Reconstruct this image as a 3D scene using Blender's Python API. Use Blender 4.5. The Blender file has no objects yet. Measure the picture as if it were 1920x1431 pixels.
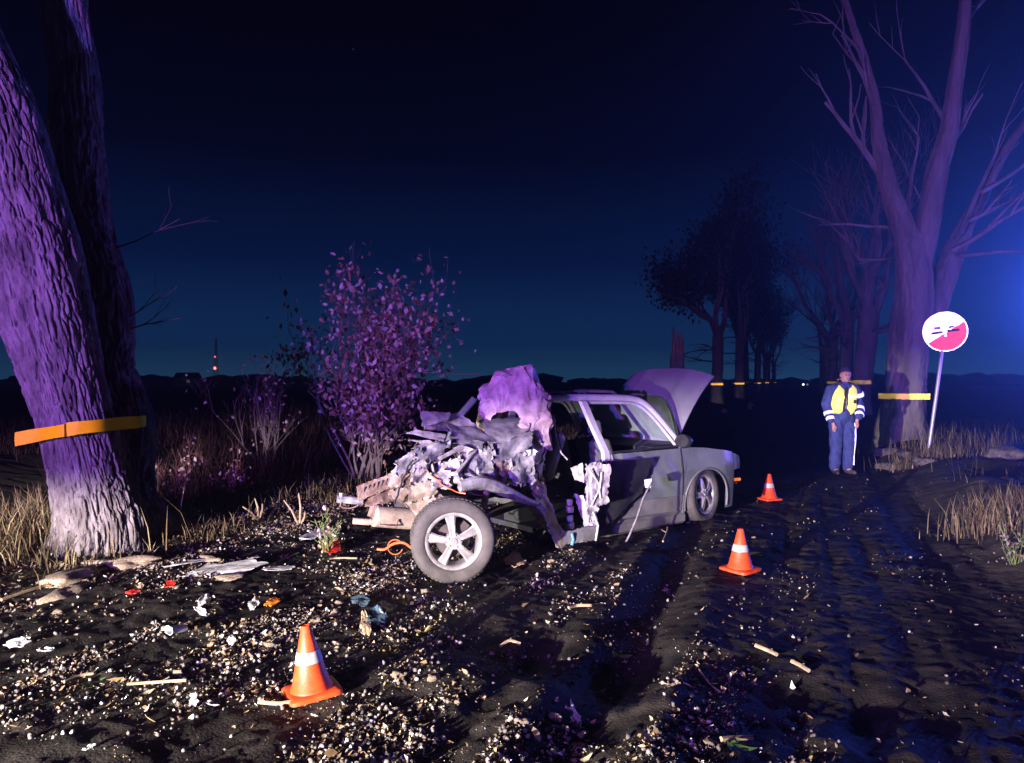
import bpy, bmesh, math, random
import numpy as np
from mathutils import Vector, Matrix

R = math.radians
random.seed(7)
rng = np.random.default_rng(7)
scene = bpy.context.scene
C = scene.collection

# ------------------------------------------------------------------ camera, sky, moon, exposure
CAM_H = 1.6
F_PX = 1438.0                      # focal length in pixels of a 1920 px wide picture
cam_d = bpy.data.cameras.new('camera')
cam = bpy.data.objects.new('camera', cam_d)
C.objects.link(cam)
cam.location = (0, 0, CAM_H)
cam.rotation_euler = (R(90.0), 0, 0)
cam_d.sensor_width = 36.0
cam_d.lens = F_PX / 1920.0 * 36.0
cam_d.clip_end = 4000
cam_d.clip_start = 0.05
scene.camera = cam

world = bpy.data.worlds.new('World')
scene.world = world
world.use_nodes = True
wn, wl = world.node_tree.nodes, world.node_tree.links
wn.clear()
w_out = wn.new('ShaderNodeOutputWorld')
w_bg = wn.new('ShaderNodeBackground')
w_sky = wn.new('ShaderNodeTexSky')
w_sky.sky_type = 'NISHITA'
w_sky.sun_disc = False
w_sky.sun_elevation = R(-7)
w_sky.sun_rotation = R(-20)
w_sky.altitude = 0
w_sky.air_density = 1.0
w_sky.dust_density = 0.3
w_sky.ozone_density = 4.0
w_bg.inputs['Strength'].default_value = 0.10
# a few faint stars
w_tc = wn.new('ShaderNodeTexCoord')
w_vor = wn.new('ShaderNodeTexVoronoi')
w_vor.feature = 'F1'
w_vor.inputs['Scale'].default_value = 9.0
w_ramp = wn.new('ShaderNodeMapRange')
w_ramp.inputs['From Min'].default_value = 0.011
w_ramp.inputs['From Max'].default_value = 0.004
w_ramp.inputs['To Min'].default_value = 0.0
w_ramp.inputs['To Max'].default_value = 0.25
w_ramp.clamp = True
w_add = wn.new('ShaderNodeMixRGB')
w_add.blend_type = 'ADD'
w_add.inputs['Fac'].default_value = 1.0
wl.new(w_tc.outputs['Generated'], w_vor.inputs['Vector'])
wl.new(w_vor.outputs['Distance'], w_ramp.inputs['Value'])
# night sky: last blue glow over the horizon, black overhead (same in every direction)
w_sep = wn.new('ShaderNodeSeparateXYZ')
w_grad = wn.new('ShaderNodeValToRGB')
ge = w_grad.color_ramp.elements
for _k, (_p, _c) in enumerate([(0.0, (0.19, 0.75, 1.6)), (0.045, (0.06, 0.31, 1.08)), (0.148, (0.016, 0.085, 0.48)), (0.277, (0.005, 0.017, 0.105)), (0.42, (0.005, 0.006, 0.022)), (1.0, (0.003, 0.003, 0.010))]):
    if _k > 1:
        ge.new(_p)
for _e, (_p, _c) in zip(ge, [(0.0, (0.19, 0.75, 1.6)), (0.045, (0.06, 0.31, 1.08)), (0.148, (0.016, 0.085, 0.48)), (0.277, (0.005, 0.017, 0.105)), (0.42, (0.005, 0.006, 0.022)), (1.0, (0.003, 0.003, 0.010))]):
    _e.position = _p
    _e.color = (*_c, 1)
w_sum = wn.new('ShaderNodeMixRGB')
w_sum.blend_type = 'ADD'
w_sum.inputs['Fac'].default_value = 1.0
wl.new(w_tc.outputs['Generated'], w_sep.inputs[0])
wl.new(w_sep.outputs['Z'], w_grad.inputs['Fac'])
wl.new(w_sky.outputs['Color'], w_sum.inputs['Color1'])
wl.new(w_grad.outputs['Color'], w_sum.inputs['Color2'])
wl.new(w_sum.outputs['Color'], w_add.inputs['Color1'])
wl.new(w_ramp.outputs['Result'], w_add.inputs['Color2'])
wl.new(w_add.outputs['Color'], w_bg.inputs['Color'])
wl.new(w_bg.outputs['Background'], w_out.inputs['Surface'])

moon_d = bpy.data.lights.new('moon_light', 'SUN')
moon_d.energy = 0.004
moon_d.angle = R(0.5)
moon_d.color = (0.7, 0.8, 1.0)
moon = bpy.data.objects.new('moon_light', moon_d)
C.objects.link(moon)
moon.rotation_euler = (R(50), 0, R(-20))

scene.view_settings.view_transform = 'Standard'
scene.view_settings.look = 'None'
scene.view_settings.exposure = 0.0
scene.view_settings.gamma = 1.0
scene.view_settings.use_curve_mapping = False
scene.cycles.use_denoising = True
try:
    scene.cycles.denoiser = 'OPENIMAGEDENOISE'
except Exception:
    pass
scene.cycles.max_bounces = 6
scene.cycles.diffuse_bounces = 2
scene.cycles.glossy_bounces = 3
scene.cycles.transparent_max_bounces = 12
scene.cycles.volume_bounces = 0
scene.cycles.sample_clamp_indirect = 4.0


def light_nodes(d):
    d.use_nodes = True
    nt = d.node_tree
    nt.nodes.clear()
    o = nt.nodes.new('ShaderNodeOutputLight')
    e = nt.nodes.new('ShaderNodeEmission')
    nt.links.new(e.outputs[0], o.inputs[0])
    return nt, e


def headlamp(name, loc, az, power, size=84, pitch=-2.0, cut=(0.020, -0.030)):
    """Dipped headlamp of a patrol car parked behind and left of the camera: a spot whose beam
    pattern has the usual sharp horizontal cut-off."""
    d = bpy.data.lights.new(name, 'SPOT')
    d.energy = power
    d.color = (1.0, 0.90, 0.80)
    d.spot_size = R(size)
    d.spot_blend = 0.75
    d.shadow_soft_size = 0.045
    o = bpy.data.objects.new(name, d)
    C.objects.link(o)
    o.location = loc
    o.rotation_euler = (R(90 + pitch), 0, R(-az))
    nt, e = light_nodes(d)
    tc = nt.nodes.new('ShaderNodeNewGeometry')
    sx = nt.nodes.new('ShaderNodeSeparateXYZ')
    mr = nt.nodes.new('ShaderNodeMapRange')
    mr.interpolation_type = 'SMOOTHSTEP'
    mr.inputs['From Min'].default_value = cut[0]
    mr.inputs['From Max'].default_value = cut[1]
    mr.inputs['To Min'].default_value = 0.006
    mr.inputs['To Max'].default_value = 1.0
    # right of its axis the cut-off climbs, as every right-hand-traffic dipped beam does
    rgt = nt.nodes.new('ShaderNodeVectorMath')
    rgt.operation = 'DOT_PRODUCT'
    rgt.inputs[1].default_value = (math.cos(R(az)), -math.sin(R(az)), 0)
    kick = nt.nodes.new('ShaderNodeMapRange')
    kick.inputs['From Min'].default_value = 0.02
    kick.inputs['From Max'].default_value = 0.20
    kick.inputs['To Min'].default_value = 0.0
    kick.inputs['To Max'].default_value = 0.055
    sub = nt.nodes.new('ShaderNodeMath')
    sub.operation = 'SUBTRACT'
    nt.links.new(tc.outputs['Incoming'], sx.inputs[0])
    nt.links.new(tc.outputs['Incoming'], rgt.inputs[0])
    nt.links.new(rgt.outputs['Value'], kick.inputs['Value'])
    nt.links.new(sx.outputs['Z'], sub.inputs[0])
    nt.links.new(kick.outputs['Result'], sub.inputs[1])
    nt.links.new(sub.outputs[0], mr.inputs['Value'])
    nt.links.new(mr.outputs['Result'], e.inputs['Strength'])
    return o


headlamp('patrol_headlamp', (-5.2, -2.9, 0.66), 15, 19500)
headlamp('patrol_headlamp', (-6.3, -2.4, 0.66), 15, 4000)


def beacon(name, loc, col, power, size=0.08):
    d = bpy.data.lights.new(name, 'POINT')
    d.energy = power
    d.color = col
    d.shadow_soft_size = size
    o = bpy.data.objects.new(name, d)
    C.objects.link(o)
    o.location = loc
    # the lenses of a light bar throw a flat fan of light: little of it goes down to the road nearby
    nt, e = light_nodes(d)
    ge_ = nt.nodes.new('ShaderNodeNewGeometry')
    sx = nt.nodes.new('ShaderNodeSeparateXYZ')
    mr = nt.nodes.new('ShaderNodeMapRange')
    mr.interpolation_type = 'SMOOTHSTEP'
    mr.inputs['From Min'].default_value = -0.20
    mr.inputs['From Max'].default_value = -0.05
    mr.inputs['To Min'].default_value = 0.10
    mr.inputs['To Max'].default_value = 1.0
    nt.links.new(ge_.outputs['Incoming'], sx.inputs[0])
    nt.links.new(sx.outputs['Z'], mr.inputs['Value'])
    nt.links.new(mr.outputs['Result'], e.inputs['Strength'])
    return o


# flashing light bars of the two patrol cars (both outside the picture)
beacon('patrol_beacon_blue', (-5.1, -4.6, 1.75), (0.15, 0.11, 1.0), 14000)
beacon('patrol_beacon_red', (-5.5, -4.5, 1.75), (1.0, 0.10, 0.34), 3700)
beacon('patrol_beacon_blue', (13.5, 12.0, 2.1), (0.09, 0.12, 1.0), 1700)
beacon('patrol_beacon_red', (12.8, 11.0, 2.1), (1.0, 0.10, 0.40), 260)


def aimed_spot(name, loc, aim, power, size, col, blend=.7, soft=.06):
    d = bpy.data.lights.new(name, 'SPOT')
    d.energy = power
    d.color = col
    d.spot_size = R(size)
    d.spot_blend = blend
    d.shadow_soft_size = soft
    o = bpy.data.objects.new(name, d)
    C.objects.link(o)
    o.location = loc
    o.rotation_euler = (Vector(aim) - Vector(loc)).to_track_quat('-Z', 'Y').to_euler()
    return o


# added white fill spot behind the camera, brightening sign, tapes and avenue trees
aimed_spot('fill_spot', (0.9, -1.1, 1.55), (8.3, 20.0, 2.6), 420, 40, (0.95, 0.97, 1.0))
# blue beam of the second patrol car's light bar, beyond the right edge, shining back through the mist
aimed_spot('beacon_beam', (23.6, 31.0, 3.6), (4.0, 0.0, 12.5), 52000, 56, (0.05, 0.12, 1.0), 1.0)

# ------------------------------------------------------------------ helpers
def P(u, v, d):
    """Point at depth d metres seen at pixel (u, v) of the 1920 px photograph."""
    return Vector(((u - 960) / F_PX * d, d, CAM_H - (v - 715.5) / F_PX * d))


def _h(i, j, k, seed):
    n = (i.astype(np.int64) * 374761393 + j.astype(np.int64) * 668265263 + k.astype(np.int64) * 2147483647 + seed * 974634777) & 0xffffffff
    n = ((n ^ (n >> 13)) * 1274126177) & 0xffffffff
    n = ((n ^ (n >> 16)) * 2246822519) & 0xffffffff
    n = n ^ (n >> 15)
    return (n & 0xffffff).astype(np.float64) / float(0xffffff)


def vnoise(x, y, z=None, seed=0):
    x = np.asarray(x, float)
    y = np.asarray(y, float)
    z = np.zeros_like(x) if z is None else np.asarray(z, float)
    x, y, z = np.broadcast_arrays(x, y, z)
    i, j, k = np.floor(x), np.floor(y), np.floor(z)
    fx, fy, fz = x - i, y - j, z - k
    fx, fy, fz = [f * f * (3 - 2 * f) for f in (fx, fy, fz)]
    r = 0
    for a in (0, 1):
        for b in (0, 1):
            for c in (0, 1):
                w = (fx if a else 1 - fx) * (fy if b else 1 - fy) * (fz if c else 1 - fz)
                r = r + w * _h(i + a, j + b, k + c, seed)
    return r * 2 - 1


def fbm(x, y, z=None, octv=4, seed=0):
    r, a = 0, 1.0
    z = 0 * np.asarray(x, float) if z is None else z
    for o in range(octv):
        r = r + a * vnoise(x * 2 ** o, y * 2 ** o, z * 2 ** o, seed + o * 17)
        a *= 0.5
    return r


def sstep(a, b, x):
    t = np.clip((np.asarray(x, float) - a) / (b - a), 0, 1)
    return t * t * (3 - 2 * t)


class MB:
    def __init__(self):
        self.v, self.f = [], []

    def add(self, vs, fs):
        n = len(self.v)
        self.v.extend([tuple(float(c) for c in p) for p in vs])
        self.f.extend([tuple(int(i) + n for i in f) for f in fs])
        return self

    def box(self, c, s, rot=None):
        vs = []
        for dx in (-.5, .5):
            for dy in (-.5, .5):
                for dz in (-.5, .5):
                    q = Vector((dx * s[0], dy * s[1], dz * s[2]))
                    if rot is not None:
                        q = rot @ q
                    vs.append(Vector(c) + q)
        return self.add(vs, [(0, 1, 3, 2), (4, 6, 7, 5), (0, 4, 5, 1), (2, 3, 7, 6), (0, 2, 6, 4), (1, 5, 7, 3)])

    def tube(self, pts, rad, n=8, cap=True, squash=1.0):
        pts = [Vector(p) for p in pts]
        if not hasattr(rad, '__len__'):
            rad = [rad] * len(pts)
        ref = None
        rings = []
        for i, p in enumerate(pts):
            t = (pts[min(i + 1, len(pts) - 1)] - pts[max(i - 1, 0)])
            if t.length < 1e-9:
                t = Vector((0, 0, 1))
            t.normalize()
            if ref is None:
                ref = Vector((0, 0, 1)) if abs(t.z) < .9 else Vector((1, 0, 0))
            a = (ref - t * ref.dot(t)).normalized()
            b = t.cross(a)
            ref = a
            rings.append([p + (a * math.cos(2 * math.pi * k / n) + b * math.sin(2 * math.pi * k / n) * squash) * rad[i] for k in range(n)])
        vs = [q for r in rings for q in r]
        fs = []
        for i in range(len(pts) - 1):
            for k in range(n):
                fs.append((i * n + k, i * n + (k + 1) % n, (i + 1) * n + (k + 1) % n, (i + 1) * n + k))
        if cap:
            fs.append(tuple(reversed(range(n))))
            fs.append(tuple((len(pts) - 1) * n + k for k in range(n)))
        return self.add(vs, fs)

    def lathe(self, prof, n=32, M=None, closed=False):
        """prof: (radius, height) about z."""
        vs, fs = [], []
        m = len(prof)
        for k in range(n):
            a = 2 * math.pi * k / n
            for r, h in prof:
                q = Vector((r * math.cos(a), r * math.sin(a), h))
                vs.append(M @ q if M is not None else q)
        for k in range(n):
            for i in range(m if closed else m - 1):
                i2 = (i + 1) % m
                k2 = (k + 1) % n
                fs.append((k * m + i, k2 * m + i, k2 * m + i2, k * m + i2))
        return self.add(vs, fs)

    def grid(self, pts, nu, nv, thick=0.0):
        """pts: array (nu, nv, 3); with thick a closed shell."""
        pts = np.asarray(pts, float).reshape(nu, nv, 3)
        q = lambda i, j: i * nv + j
        top = [(q(i, j), q(i + 1, j), q(i + 1, j + 1), q(i, j + 1)) for i in range(nu - 1) for j in range(nv - 1)]
        if thick == 0:
            return self.add(pts.reshape(-1, 3), top)
        du = np.gradient(pts, axis=0)
        dv = np.gradient(pts, axis=1)
        nn = np.cross(du, dv)
        nn /= np.maximum(np.linalg.norm(nn, axis=2, keepdims=True), 1e-9)
        low = pts - nn * thick
        N = nu * nv
        vs = np.concatenate([pts.reshape(-1, 3), low.reshape(-1, 3)])
        fs = list(top) + [tuple(N + i for i in reversed(f)) for f in top]
        rim = [q(i, 0) for i in range(nu)] + [q(nu - 1, j) for j in range(1, nv)] + [q(i, nv - 1) for i in range(nu - 2, -1, -1)] + [q(0, j) for j in range(nv - 2, 0, -1)]
        for a, b in zip(rim, rim[1:] + rim[:1]):
            fs.append((b, a, N + a, N + b))
        return self.add(vs, fs)

    def build(self, name, m, parent=None, smooth=False, loc=None):
        me = bpy.data.meshes.new(name)
        me.from_pydata(self.v, [], self.f)
        me.update()
        if smooth:
            me.shade_smooth()
            if smooth != 'all':
                try:
                    me.set_sharp_from_angle(angle=R(20 if smooth == 'facet' else 45))
                except Exception:
                    pass
        o = bpy.data.objects.new(name, me)
        C.objects.link(o)
        if m is not None:
            me.materials.append(m)
        if parent is not None:
            o.parent = parent
        if loc is not None:
            o.location = loc
        return o


def np_mesh(name, verts, faces, m, parent=None, smooth=False, tone=None, tone3=None):
    """Fast mesh from arrays; every face has the same number of corners."""
    verts = np.ascontiguousarray(verts, dtype=np.float32)
    faces = np.ascontiguousarray(faces, dtype=np.int32)
    nf, k = faces.shape
    me = bpy.data.meshes.new(name)
    me.vertices.add(len(verts))
    me.vertices.foreach_set('co', verts.ravel())
    me.loops.add(nf * k)
    me.loops.foreach_set('vertex_index', faces.ravel())
    me.polygons.add(nf)
    me.polygons.foreach_set('loop_start', np.arange(0, nf * k, k, dtype=np.int32))
    try:
        me.polygons.foreach_set('loop_total', np.full(nf, k, dtype=np.int32))
    except Exception:
        pass
    me.update(calc_edges=True)
    me.validate()
    if tone is not None:
        at = me.attributes.new('tone', 'FLOAT', 'POINT')
        at.data.foreach_set('value', np.ascontiguousarray(tone, dtype=np.float32))
    if smooth:
        me.shade_smooth()
    o = bpy.data.objects.new(name, me)
    C.objects.link(o)
    me.materials.append(m)
    if parent is not None:
        o.parent = parent
    return o


def thing(name, label, cat, loc=(0, 0, 0), rz=0.0, group=None):
    o = bpy.data.objects.new(name, None)
    C.objects.link(o)
    o.empty_display_size = 0.2
    o.location = loc
    o.rotation_euler = (0, 0, rz)
    return tag(o, label, cat, group)


def tag(o, label=None, cat=None, group=None, kind=None):
    if label:
        o['label'] = label
    if cat:
        o['category'] = cat
    if group:
        o['group'] = group
    if kind:
        o['kind'] = kind
    return o


def pose_mesh(o, mods):
    """Bake modifiers of o into its mesh."""
    for kind, kw in mods:
        md = o.modifiers.new(kind, kind)
        for k, val in kw.items():
            setattr(md, k, val)
    dg = bpy.context.evaluated_depsgraph_get()
    dg.update()
    me = bpy.data.meshes.new_from_object(o.evaluated_get(dg))
    o.modifiers.clear()
    old = o.data
    o.data = me
    me.name = old.name
    return o


# ------------------------------------------------------------------ materials
MATS = {}


def mat(name, col, rough=0.7, metal=0.0, var=0.25, scale=6.0, col2=None, bump=0.0, bscale=None, spec=0.5, sheen=0.0,
        trans=0.0, tone=None, detail=6.0, aniso=None, coat=0.0):
    """Procedural material: noise-varied colour, roughness and fine relief in metres (object space)."""
    if name in MATS:
        return MATS[name]
    m = bpy.data.materials.new(name)
    m.use_nodes = True
    nt = m.node_tree
    N, L = nt.nodes, nt.links
    bs = N['Principled BSDF']
    bs.inputs['Roughness'].default_value = rough
    bs.inputs['Metallic'].default_value = metal
    bs.inputs['Specular IOR Level'].default_value = spec
    bs.inputs['Coat Weight'].default_value = coat
    tc = N.new('ShaderNodeTexCoord')
    mp = N.new('ShaderNodeMapping')
    if aniso:
        mp.inputs['Scale'].default_value = aniso
    L.new(tc.outputs['Object'], mp.inputs['Vector'])
    nz = N.new('ShaderNodeTexNoise')
    nz.inputs['Scale'].default_value = scale
    nz.inputs['Detail'].default_value = detail
    nz.inputs['Roughness'].default_value = 0.62
    L.new(mp.outputs['Vector'], nz.inputs['Vector'])
    rp = N.new('ShaderNodeValToRGB')
    c2 = col2 if col2 else tuple(c * (1 - var) for c in col)
    rp.color_ramp.elements[0].position = 0.36
    rp.color_ramp.elements[0].color = (*c2, 1)
    rp.color_ramp.elements[1].position = 0.64
    rp.color_ramp.elements[1].color = (*col, 1)
    L.new(nz.outputs['Fac'], rp.inputs['Fac'])
    src = rp.outputs['Color']
    if tone:
        at = N.new('ShaderNodeAttribute')
        at.attribute_name = 'tone'
        tr = N.new('ShaderNodeValToRGB')
        tr.color_ramp.interpolation = 'LINEAR'
        els = tr.color_ramp.elements
        while len(els) < len(tone):
            els.new(0.5)
        for e, (p, c) in zip(els, tone):
            e.position = p
            e.color = (*c, 1)
        L.new(at.outputs['Fac'], tr.inputs['Fac'])
        mx = N.new('ShaderNodeMixRGB')
        mx.blend_type = 'MULTIPLY'
        mx.inputs['Fac'].default_value = 1.0
        L.new(tr.outputs['Color'], mx.inputs['Color1'])
        L.new(src, mx.inputs['Color2'])
        src = mx.outputs['Color']
    L.new(src, bs.inputs['Base Color'])
    if rough < 0.95:
        mr = N.new('ShaderNodeMapRange')
        mr.inputs['To Min'].default_value = max(0.03, rough - 0.12)
        mr.inputs['To Max'].default_value = min(1, rough + 0.12)
        L.new(nz.outputs['Fac'], mr.inputs['Value'])
        L.new(mr.outputs['Result'], bs.inputs['Roughness'])
    if bump > 0:
        nb = N.new('ShaderNodeTexNoise')
        nb.inputs['Scale'].default_value = bscale or scale * 6
        nb.inputs['Detail'].default_value = 5
        L.new(mp.outputs['Vector'], nb.inputs['Vector'])
        bp = N.new('ShaderNodeBump')
        bp.inputs['Strength'].default_value = 1.0
        bp.inputs['Distance'].default_value = bump
        L.new(nb.outputs['Fac'], bp.inputs['Height'])
        L.new(bp.outputs['Normal'], bs.inputs['Normal'])
    if trans > 0:
        tl = N.new('ShaderNodeBsdfTranslucent')
        L.new(src, tl.inputs['Color'])
        ms = N.new('ShaderNodeMixShader')
        ms.inputs['Fac'].default_value = trans
        L.new(bs.outputs[0], ms.inputs[1])
        L.new(tl.outputs[0], ms.inputs[2])
        L.new(ms.outputs[0], N['Material Output'].inputs['Surface'])
    MATS[name] = m
    return m


def retro(name, col, share=0.5, rough=0.25):
    """Retroreflective sheeting: prisms in the film send light back the way it came, so a lamp is
    answered around its own direction. Modelled as a rough mirror lobe about the arriving direction."""
    if name in MATS:
        return MATS[name]
    m = mat(name, col, rough=0.45, var=0.12, scale=14)
    nt = m.node_tree
    N, L = nt.nodes, nt.links
    g = N.new('ShaderNodeBsdfGlossy')
    g.inputs['Color'].default_value = (*col, 1)
    g.inputs['Roughness'].default_value = rough
    geo = N.new('ShaderNodeNewGeometry')
    L.new(geo.outputs['Incoming'], g.inputs['Normal'])
    ms = N.new('ShaderNodeMixShader')
    ms.inputs['Fac'].default_value = share
    L.new(N['Principled BSDF'].outputs[0], ms.inputs[1])
    L.new(g.outputs[0], ms.inputs[2])
    L.new(ms.outputs[0], N['Material Output'].inputs['Surface'])
    return m


def glow(name, col, strength):
    m = bpy.data.materials.new(name)
    m.use_nodes = True
    b = m.node_tree.nodes['Principled BSDF']
    b.inputs['Base Color'].default_value = (*col, 1)
    b.inputs['Emission Color'].default_value = (*col, 1)
    b.inputs['Emission Strength'].default_value = strength
    return m


def glass(name, col=(0.75, 0.85, 0.85), rough=0.05, alpha=0.25):
    m = bpy.data.materials.new(name)
    m.use_nodes = True
    N, L = m.node_tree.nodes, m.node_tree.links
    b = N['Principled BSDF']
    b.inputs['Base Color'].default_value = (*col, 1)
    b.inputs['Roughness'].default_value = rough
    tr = N.new('ShaderNodeBsdfTransparent')
    tr.inputs['Color'].default_value = (0.8, 0.88, 0.86, 1)
    nz = N.new('ShaderNodeTexNoise')
    nz.inputs['Scale'].default_value = 5
    mr = N.new('ShaderNodeMapRange')
    mr.inputs['To Min'].default_value = alpha * .7
    mr.inputs['To Max'].default_value = alpha * 1.3
    L.new(nz.outputs['Fac'], mr.inputs['Value'])
    ms = N.new('ShaderNodeMixShader')
    L.new(mr.outputs['Result'], ms.inputs['Fac'])
    L.new(tr.outputs[0], ms.inputs[1])
    L.new(b.outputs[0], ms.inputs[2])
    L.new(ms.outputs[0], N['Material Output'].inputs['Surface'])
    return m

# ------------------------------------------------------------------ ground: muddy road between two verges
CA, SA = 0.9342, 0.3567            # the road runs 20.9 degrees to the right of the view


def st(x, y):
    return SA * x + CA * y, CA * x - SA * y


def xy(s, t):
    return CA * t + SA * s, -SA * t + CA * s


ROAD_L, ROAD_R = -5.5, 1.35


def ground_h(x, y):
    x = np.asarray(x, float)
    y = np.asarray(y, float)
    s, t = st(x, y)
    fade = 1 - sstep(14, 40, np.hypot(x, y))
    # verges
    edge = 0.22 * vnoise(s / 1.7, t * 0, seed=3)
    z = 0.30 * sstep(1.25, 2.3, t + edge) * (1 - 0.55 * sstep(4.5, 8, t)) * sstep(3.0, 9.0, s)
    z = z + 0.10 * sstep(-5.3, -5.9, t + edge) - 0.55 * sstep(-7.0, -9.5, t) + 0.35 * sstep(-10, -16, t)
    # rough verges
    off = np.maximum(sstep(1.3, 2.2, t), sstep(-5.4, -6.0, t))
    z = z + off * (0.06 * fbm(x / 1.1, y / 1.1, octv=4, seed=31) + 0.015 * fbm(x / .12, y / .12, octv=2, seed=37))
    on = 1 - off
    # tyre ruts and smeared mud along the road
    w = t + 0.12 * vnoise(s / 5.0, t / 3, seed=5) + 0.015 * vnoise(s / 1.2, t / 1.5, seed=6)
    rut = 0.021 * vnoise(w / .42, s / 14, seed=11) + 0.017 * vnoise(w / .15, s / 8, seed=12) + 0.008 * vnoise(w / .055, s / 4, seed=13)
    mask = 0.45 + 0.55 * sstep(-.25, .35, vnoise(x / 1.4, y / 1.4, seed=21))
    z = z + on * fade * rut * mask
    # deep rut leading to the car's front wheel, with its thrown-up bank on the left
    rw = t + 1.02 + 0.035 * (s - 4.5) + 0.06 * vnoise(s / .9, t * 0, seed=41)
    along = sstep(2.2, 3.6, s) * (1 - sstep(8.2, 9.3, s))
    z = z + along * (-0.070 * np.exp(-(rw / .17) ** 2) + 0.040 * np.exp(-((rw + .30) / .14) ** 2) + 0.03 * np.exp(-((rw - .34) / .16) ** 2))
    # hollow in front of the wreck
    hx, hy = (x - .48) / .62, (y - 4.35) / .36
    z = z - 0.075 * np.exp(-(hx * hx + hy * hy) ** 1.5) + 0.05 * np.exp(-(((x + .35) / .5) ** 2 + ((y - 4.15) / .28) ** 2))
    hx, hy = (x - 1.65) / .45, (y - 3.75) / .35
    z = z - 0.06 * np.exp(-(hx * hx + hy * hy))
    # clods and grit
    lump = fbm(x / .21, y / .21, octv=3, seed=51)
    z = z + on * fade * (0.011 * lump * mask + 0.009 * sstep(.25, .8, vnoise(x / .055, y / .055, seed=55)) + 0.004 * fbm(x / .04, y / .04, octv=2, seed=57))
    z = z + 0.010 * fbm(x / 3.1, y / 3.1, octv=2, seed=61) * on * fade
    return z - 0.004


def gh(x, y):
    return float(ground_h(np.array([x]), np.array([y]))[0])


def axis(lo, a, b, hi, step, g=1.09):
    mid = list(np.arange(a, b, step))
    up, d, x = [], step, b
    while x < hi:
        up.append(x)
        d *= g
        x += d
    up.append(hi)
    dn, d, x = [], step, a - step
    while x > lo:
        dn.append(x)
        d *= g
        x -= d
    dn.append(lo)
    return np.array(dn[::-1] + mid + up)


m_road = mat('muddy asphalt', (0.045, 0.037, 0.033), rough=0.80, scale=3.0, col2=(0.010, 0.009, 0.009), bump=0.006, bscale=70, detail=9, spec=0.15)
m_verge = mat('verge soil', (0.075, 0.06, 0.04), rough=0.95, scale=2.0, col2=(0.025, 0.025, 0.014), bump=0.012, bscale=30, detail=9, spec=0.2)
m_field = mat('field soil', (0.05, 0.042, 0.026), rough=0.95, scale=0.8, col2=(0.02, 0.022, 0.012), bump=0.015, bscale=18, detail=9, spec=0.2)

S = axis(-30, 1.2, 12.5, 400, 0.029, 1.085)
T = axis(-400, -7.6, 3.6, 400, 0.029, 1.085)
# exact road borders on the grid
for b in (ROAD_L, ROAD_R):
    T[np.argmin(abs(T - b))] = b


def strip(name, sel, m):
    tt = T[sel]
    ss, t2 = np.meshgrid(S, tt, indexing='ij')
    x, y = xy(ss, t2)
    z = ground_h(x, y)
    n, k = len(S), len(tt)
    idx = np.arange(n * k).reshape(n, k)
    f = np.stack([idx[:-1, :-1], idx[1:, :-1], idx[1:, 1:], idx[:-1, 1:]], -1).reshape(-1, 4)[:, ::-1]
    o = np_mesh(name, np.stack([x, y, z], -1).reshape(-1, 3), f, m, smooth=True)
    return tag(o, kind='structure')


strip('road', (T >= ROAD_L) & (T <= ROAD_R), m_road)
strip('verge', T >= ROAD_R, m_verge)
strip('field', T <= ROAD_L, m_field)

# ------------------------------------------------------------------ litter on the road: leaf scraps, gravel, broken glass
TONE = [(0.0, (0.05, 0.035, 0.02)), (0.30, (0.14, 0.085, 0.04)), (0.58, (0.33, 0.22, 0.11)), (0.84, (0.52, 0.42, 0.28)), (1.0, (0.80, 0.78, 0.72))]
m_litter = mat('leaf litter', (1, 1, 1), rough=0.75, var=0.25, scale=25, tone=TONE)
m_gravel = mat('gravel', (1, 1, 1), rough=0.8, var=0.3, scale=40,
               tone=[(0, (0.04, 0.036, 0.033)), (0.5, (0.13, 0.11, 0.10)), (0.85, (0.34, 0.30, 0.27)), (1, (0.7, 0.68, 0.66))])


def litter_density(x, y):
    s, t = st(x, y)
    d = 0.06 + 0.94 * sstep(-.3, .55, fbm(x / .55, y / .55, octv=4, seed=71))
    streak = 0.15 + 0.85 * sstep(-.2, .45, vnoise(t / .20, s / 2.2, seed=73))
    d = d * streak
    d *= 0.07 + 0.93 * np.clip(np.maximum(1 - sstep(-3.0, -.9, t), sstep(5.2, 3.3, y) * (1 - .85 * sstep(.3, 1.6, x))), 0, 1)
    d *= 1 - 0.85 * np.exp(-(((x - .55) / .55) ** 2 + ((y - 4.45) / .35) ** 2))
    d *= 1 - 0.65 * sstep(5.2, 8.5, y) * sstep(-5.0, -3.8, t)
    return d


def scatter_xy(n, s0, s1, t0, t1, dens):
    out = np.zeros((0, 2))
    while len(out) < n:
        u = rng.random(n * 3)
        ss = s0 * (s1 / s0) ** u
        tt = t0 + (t1 - t0) * rng.random(n * 3)
        x, y = xy(ss, tt)
        keep = rng.random(n * 3) < dens(x, y)
        out = np.concatenate([out, np.stack([x[keep], y[keep]], 1)])
    return out[:n]


def rot_stack(ax, ay, az):
    cx, sx, cy, sy, cz, sz = np.cos(ax), np.sin(ax), np.cos(ay), np.sin(ay), np.cos(az), np.sin(az)
    z = np.zeros_like(ax)
    o = z + 1
    Rx = np.stack([o, z, z, z, cx, -sx, z, sx, cx], -1).reshape(-1, 3, 3)
    Ry = np.stack([cy, z, sy, z, o, z, -sy, z, cy], -1).reshape(-1, 3, 3)
    Rz = np.stack([cz, -sz, z, sz, cz, z, z, z, o], -1).reshape(-1, 3, 3)
    return Rz @ Ry @ Rx


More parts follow.
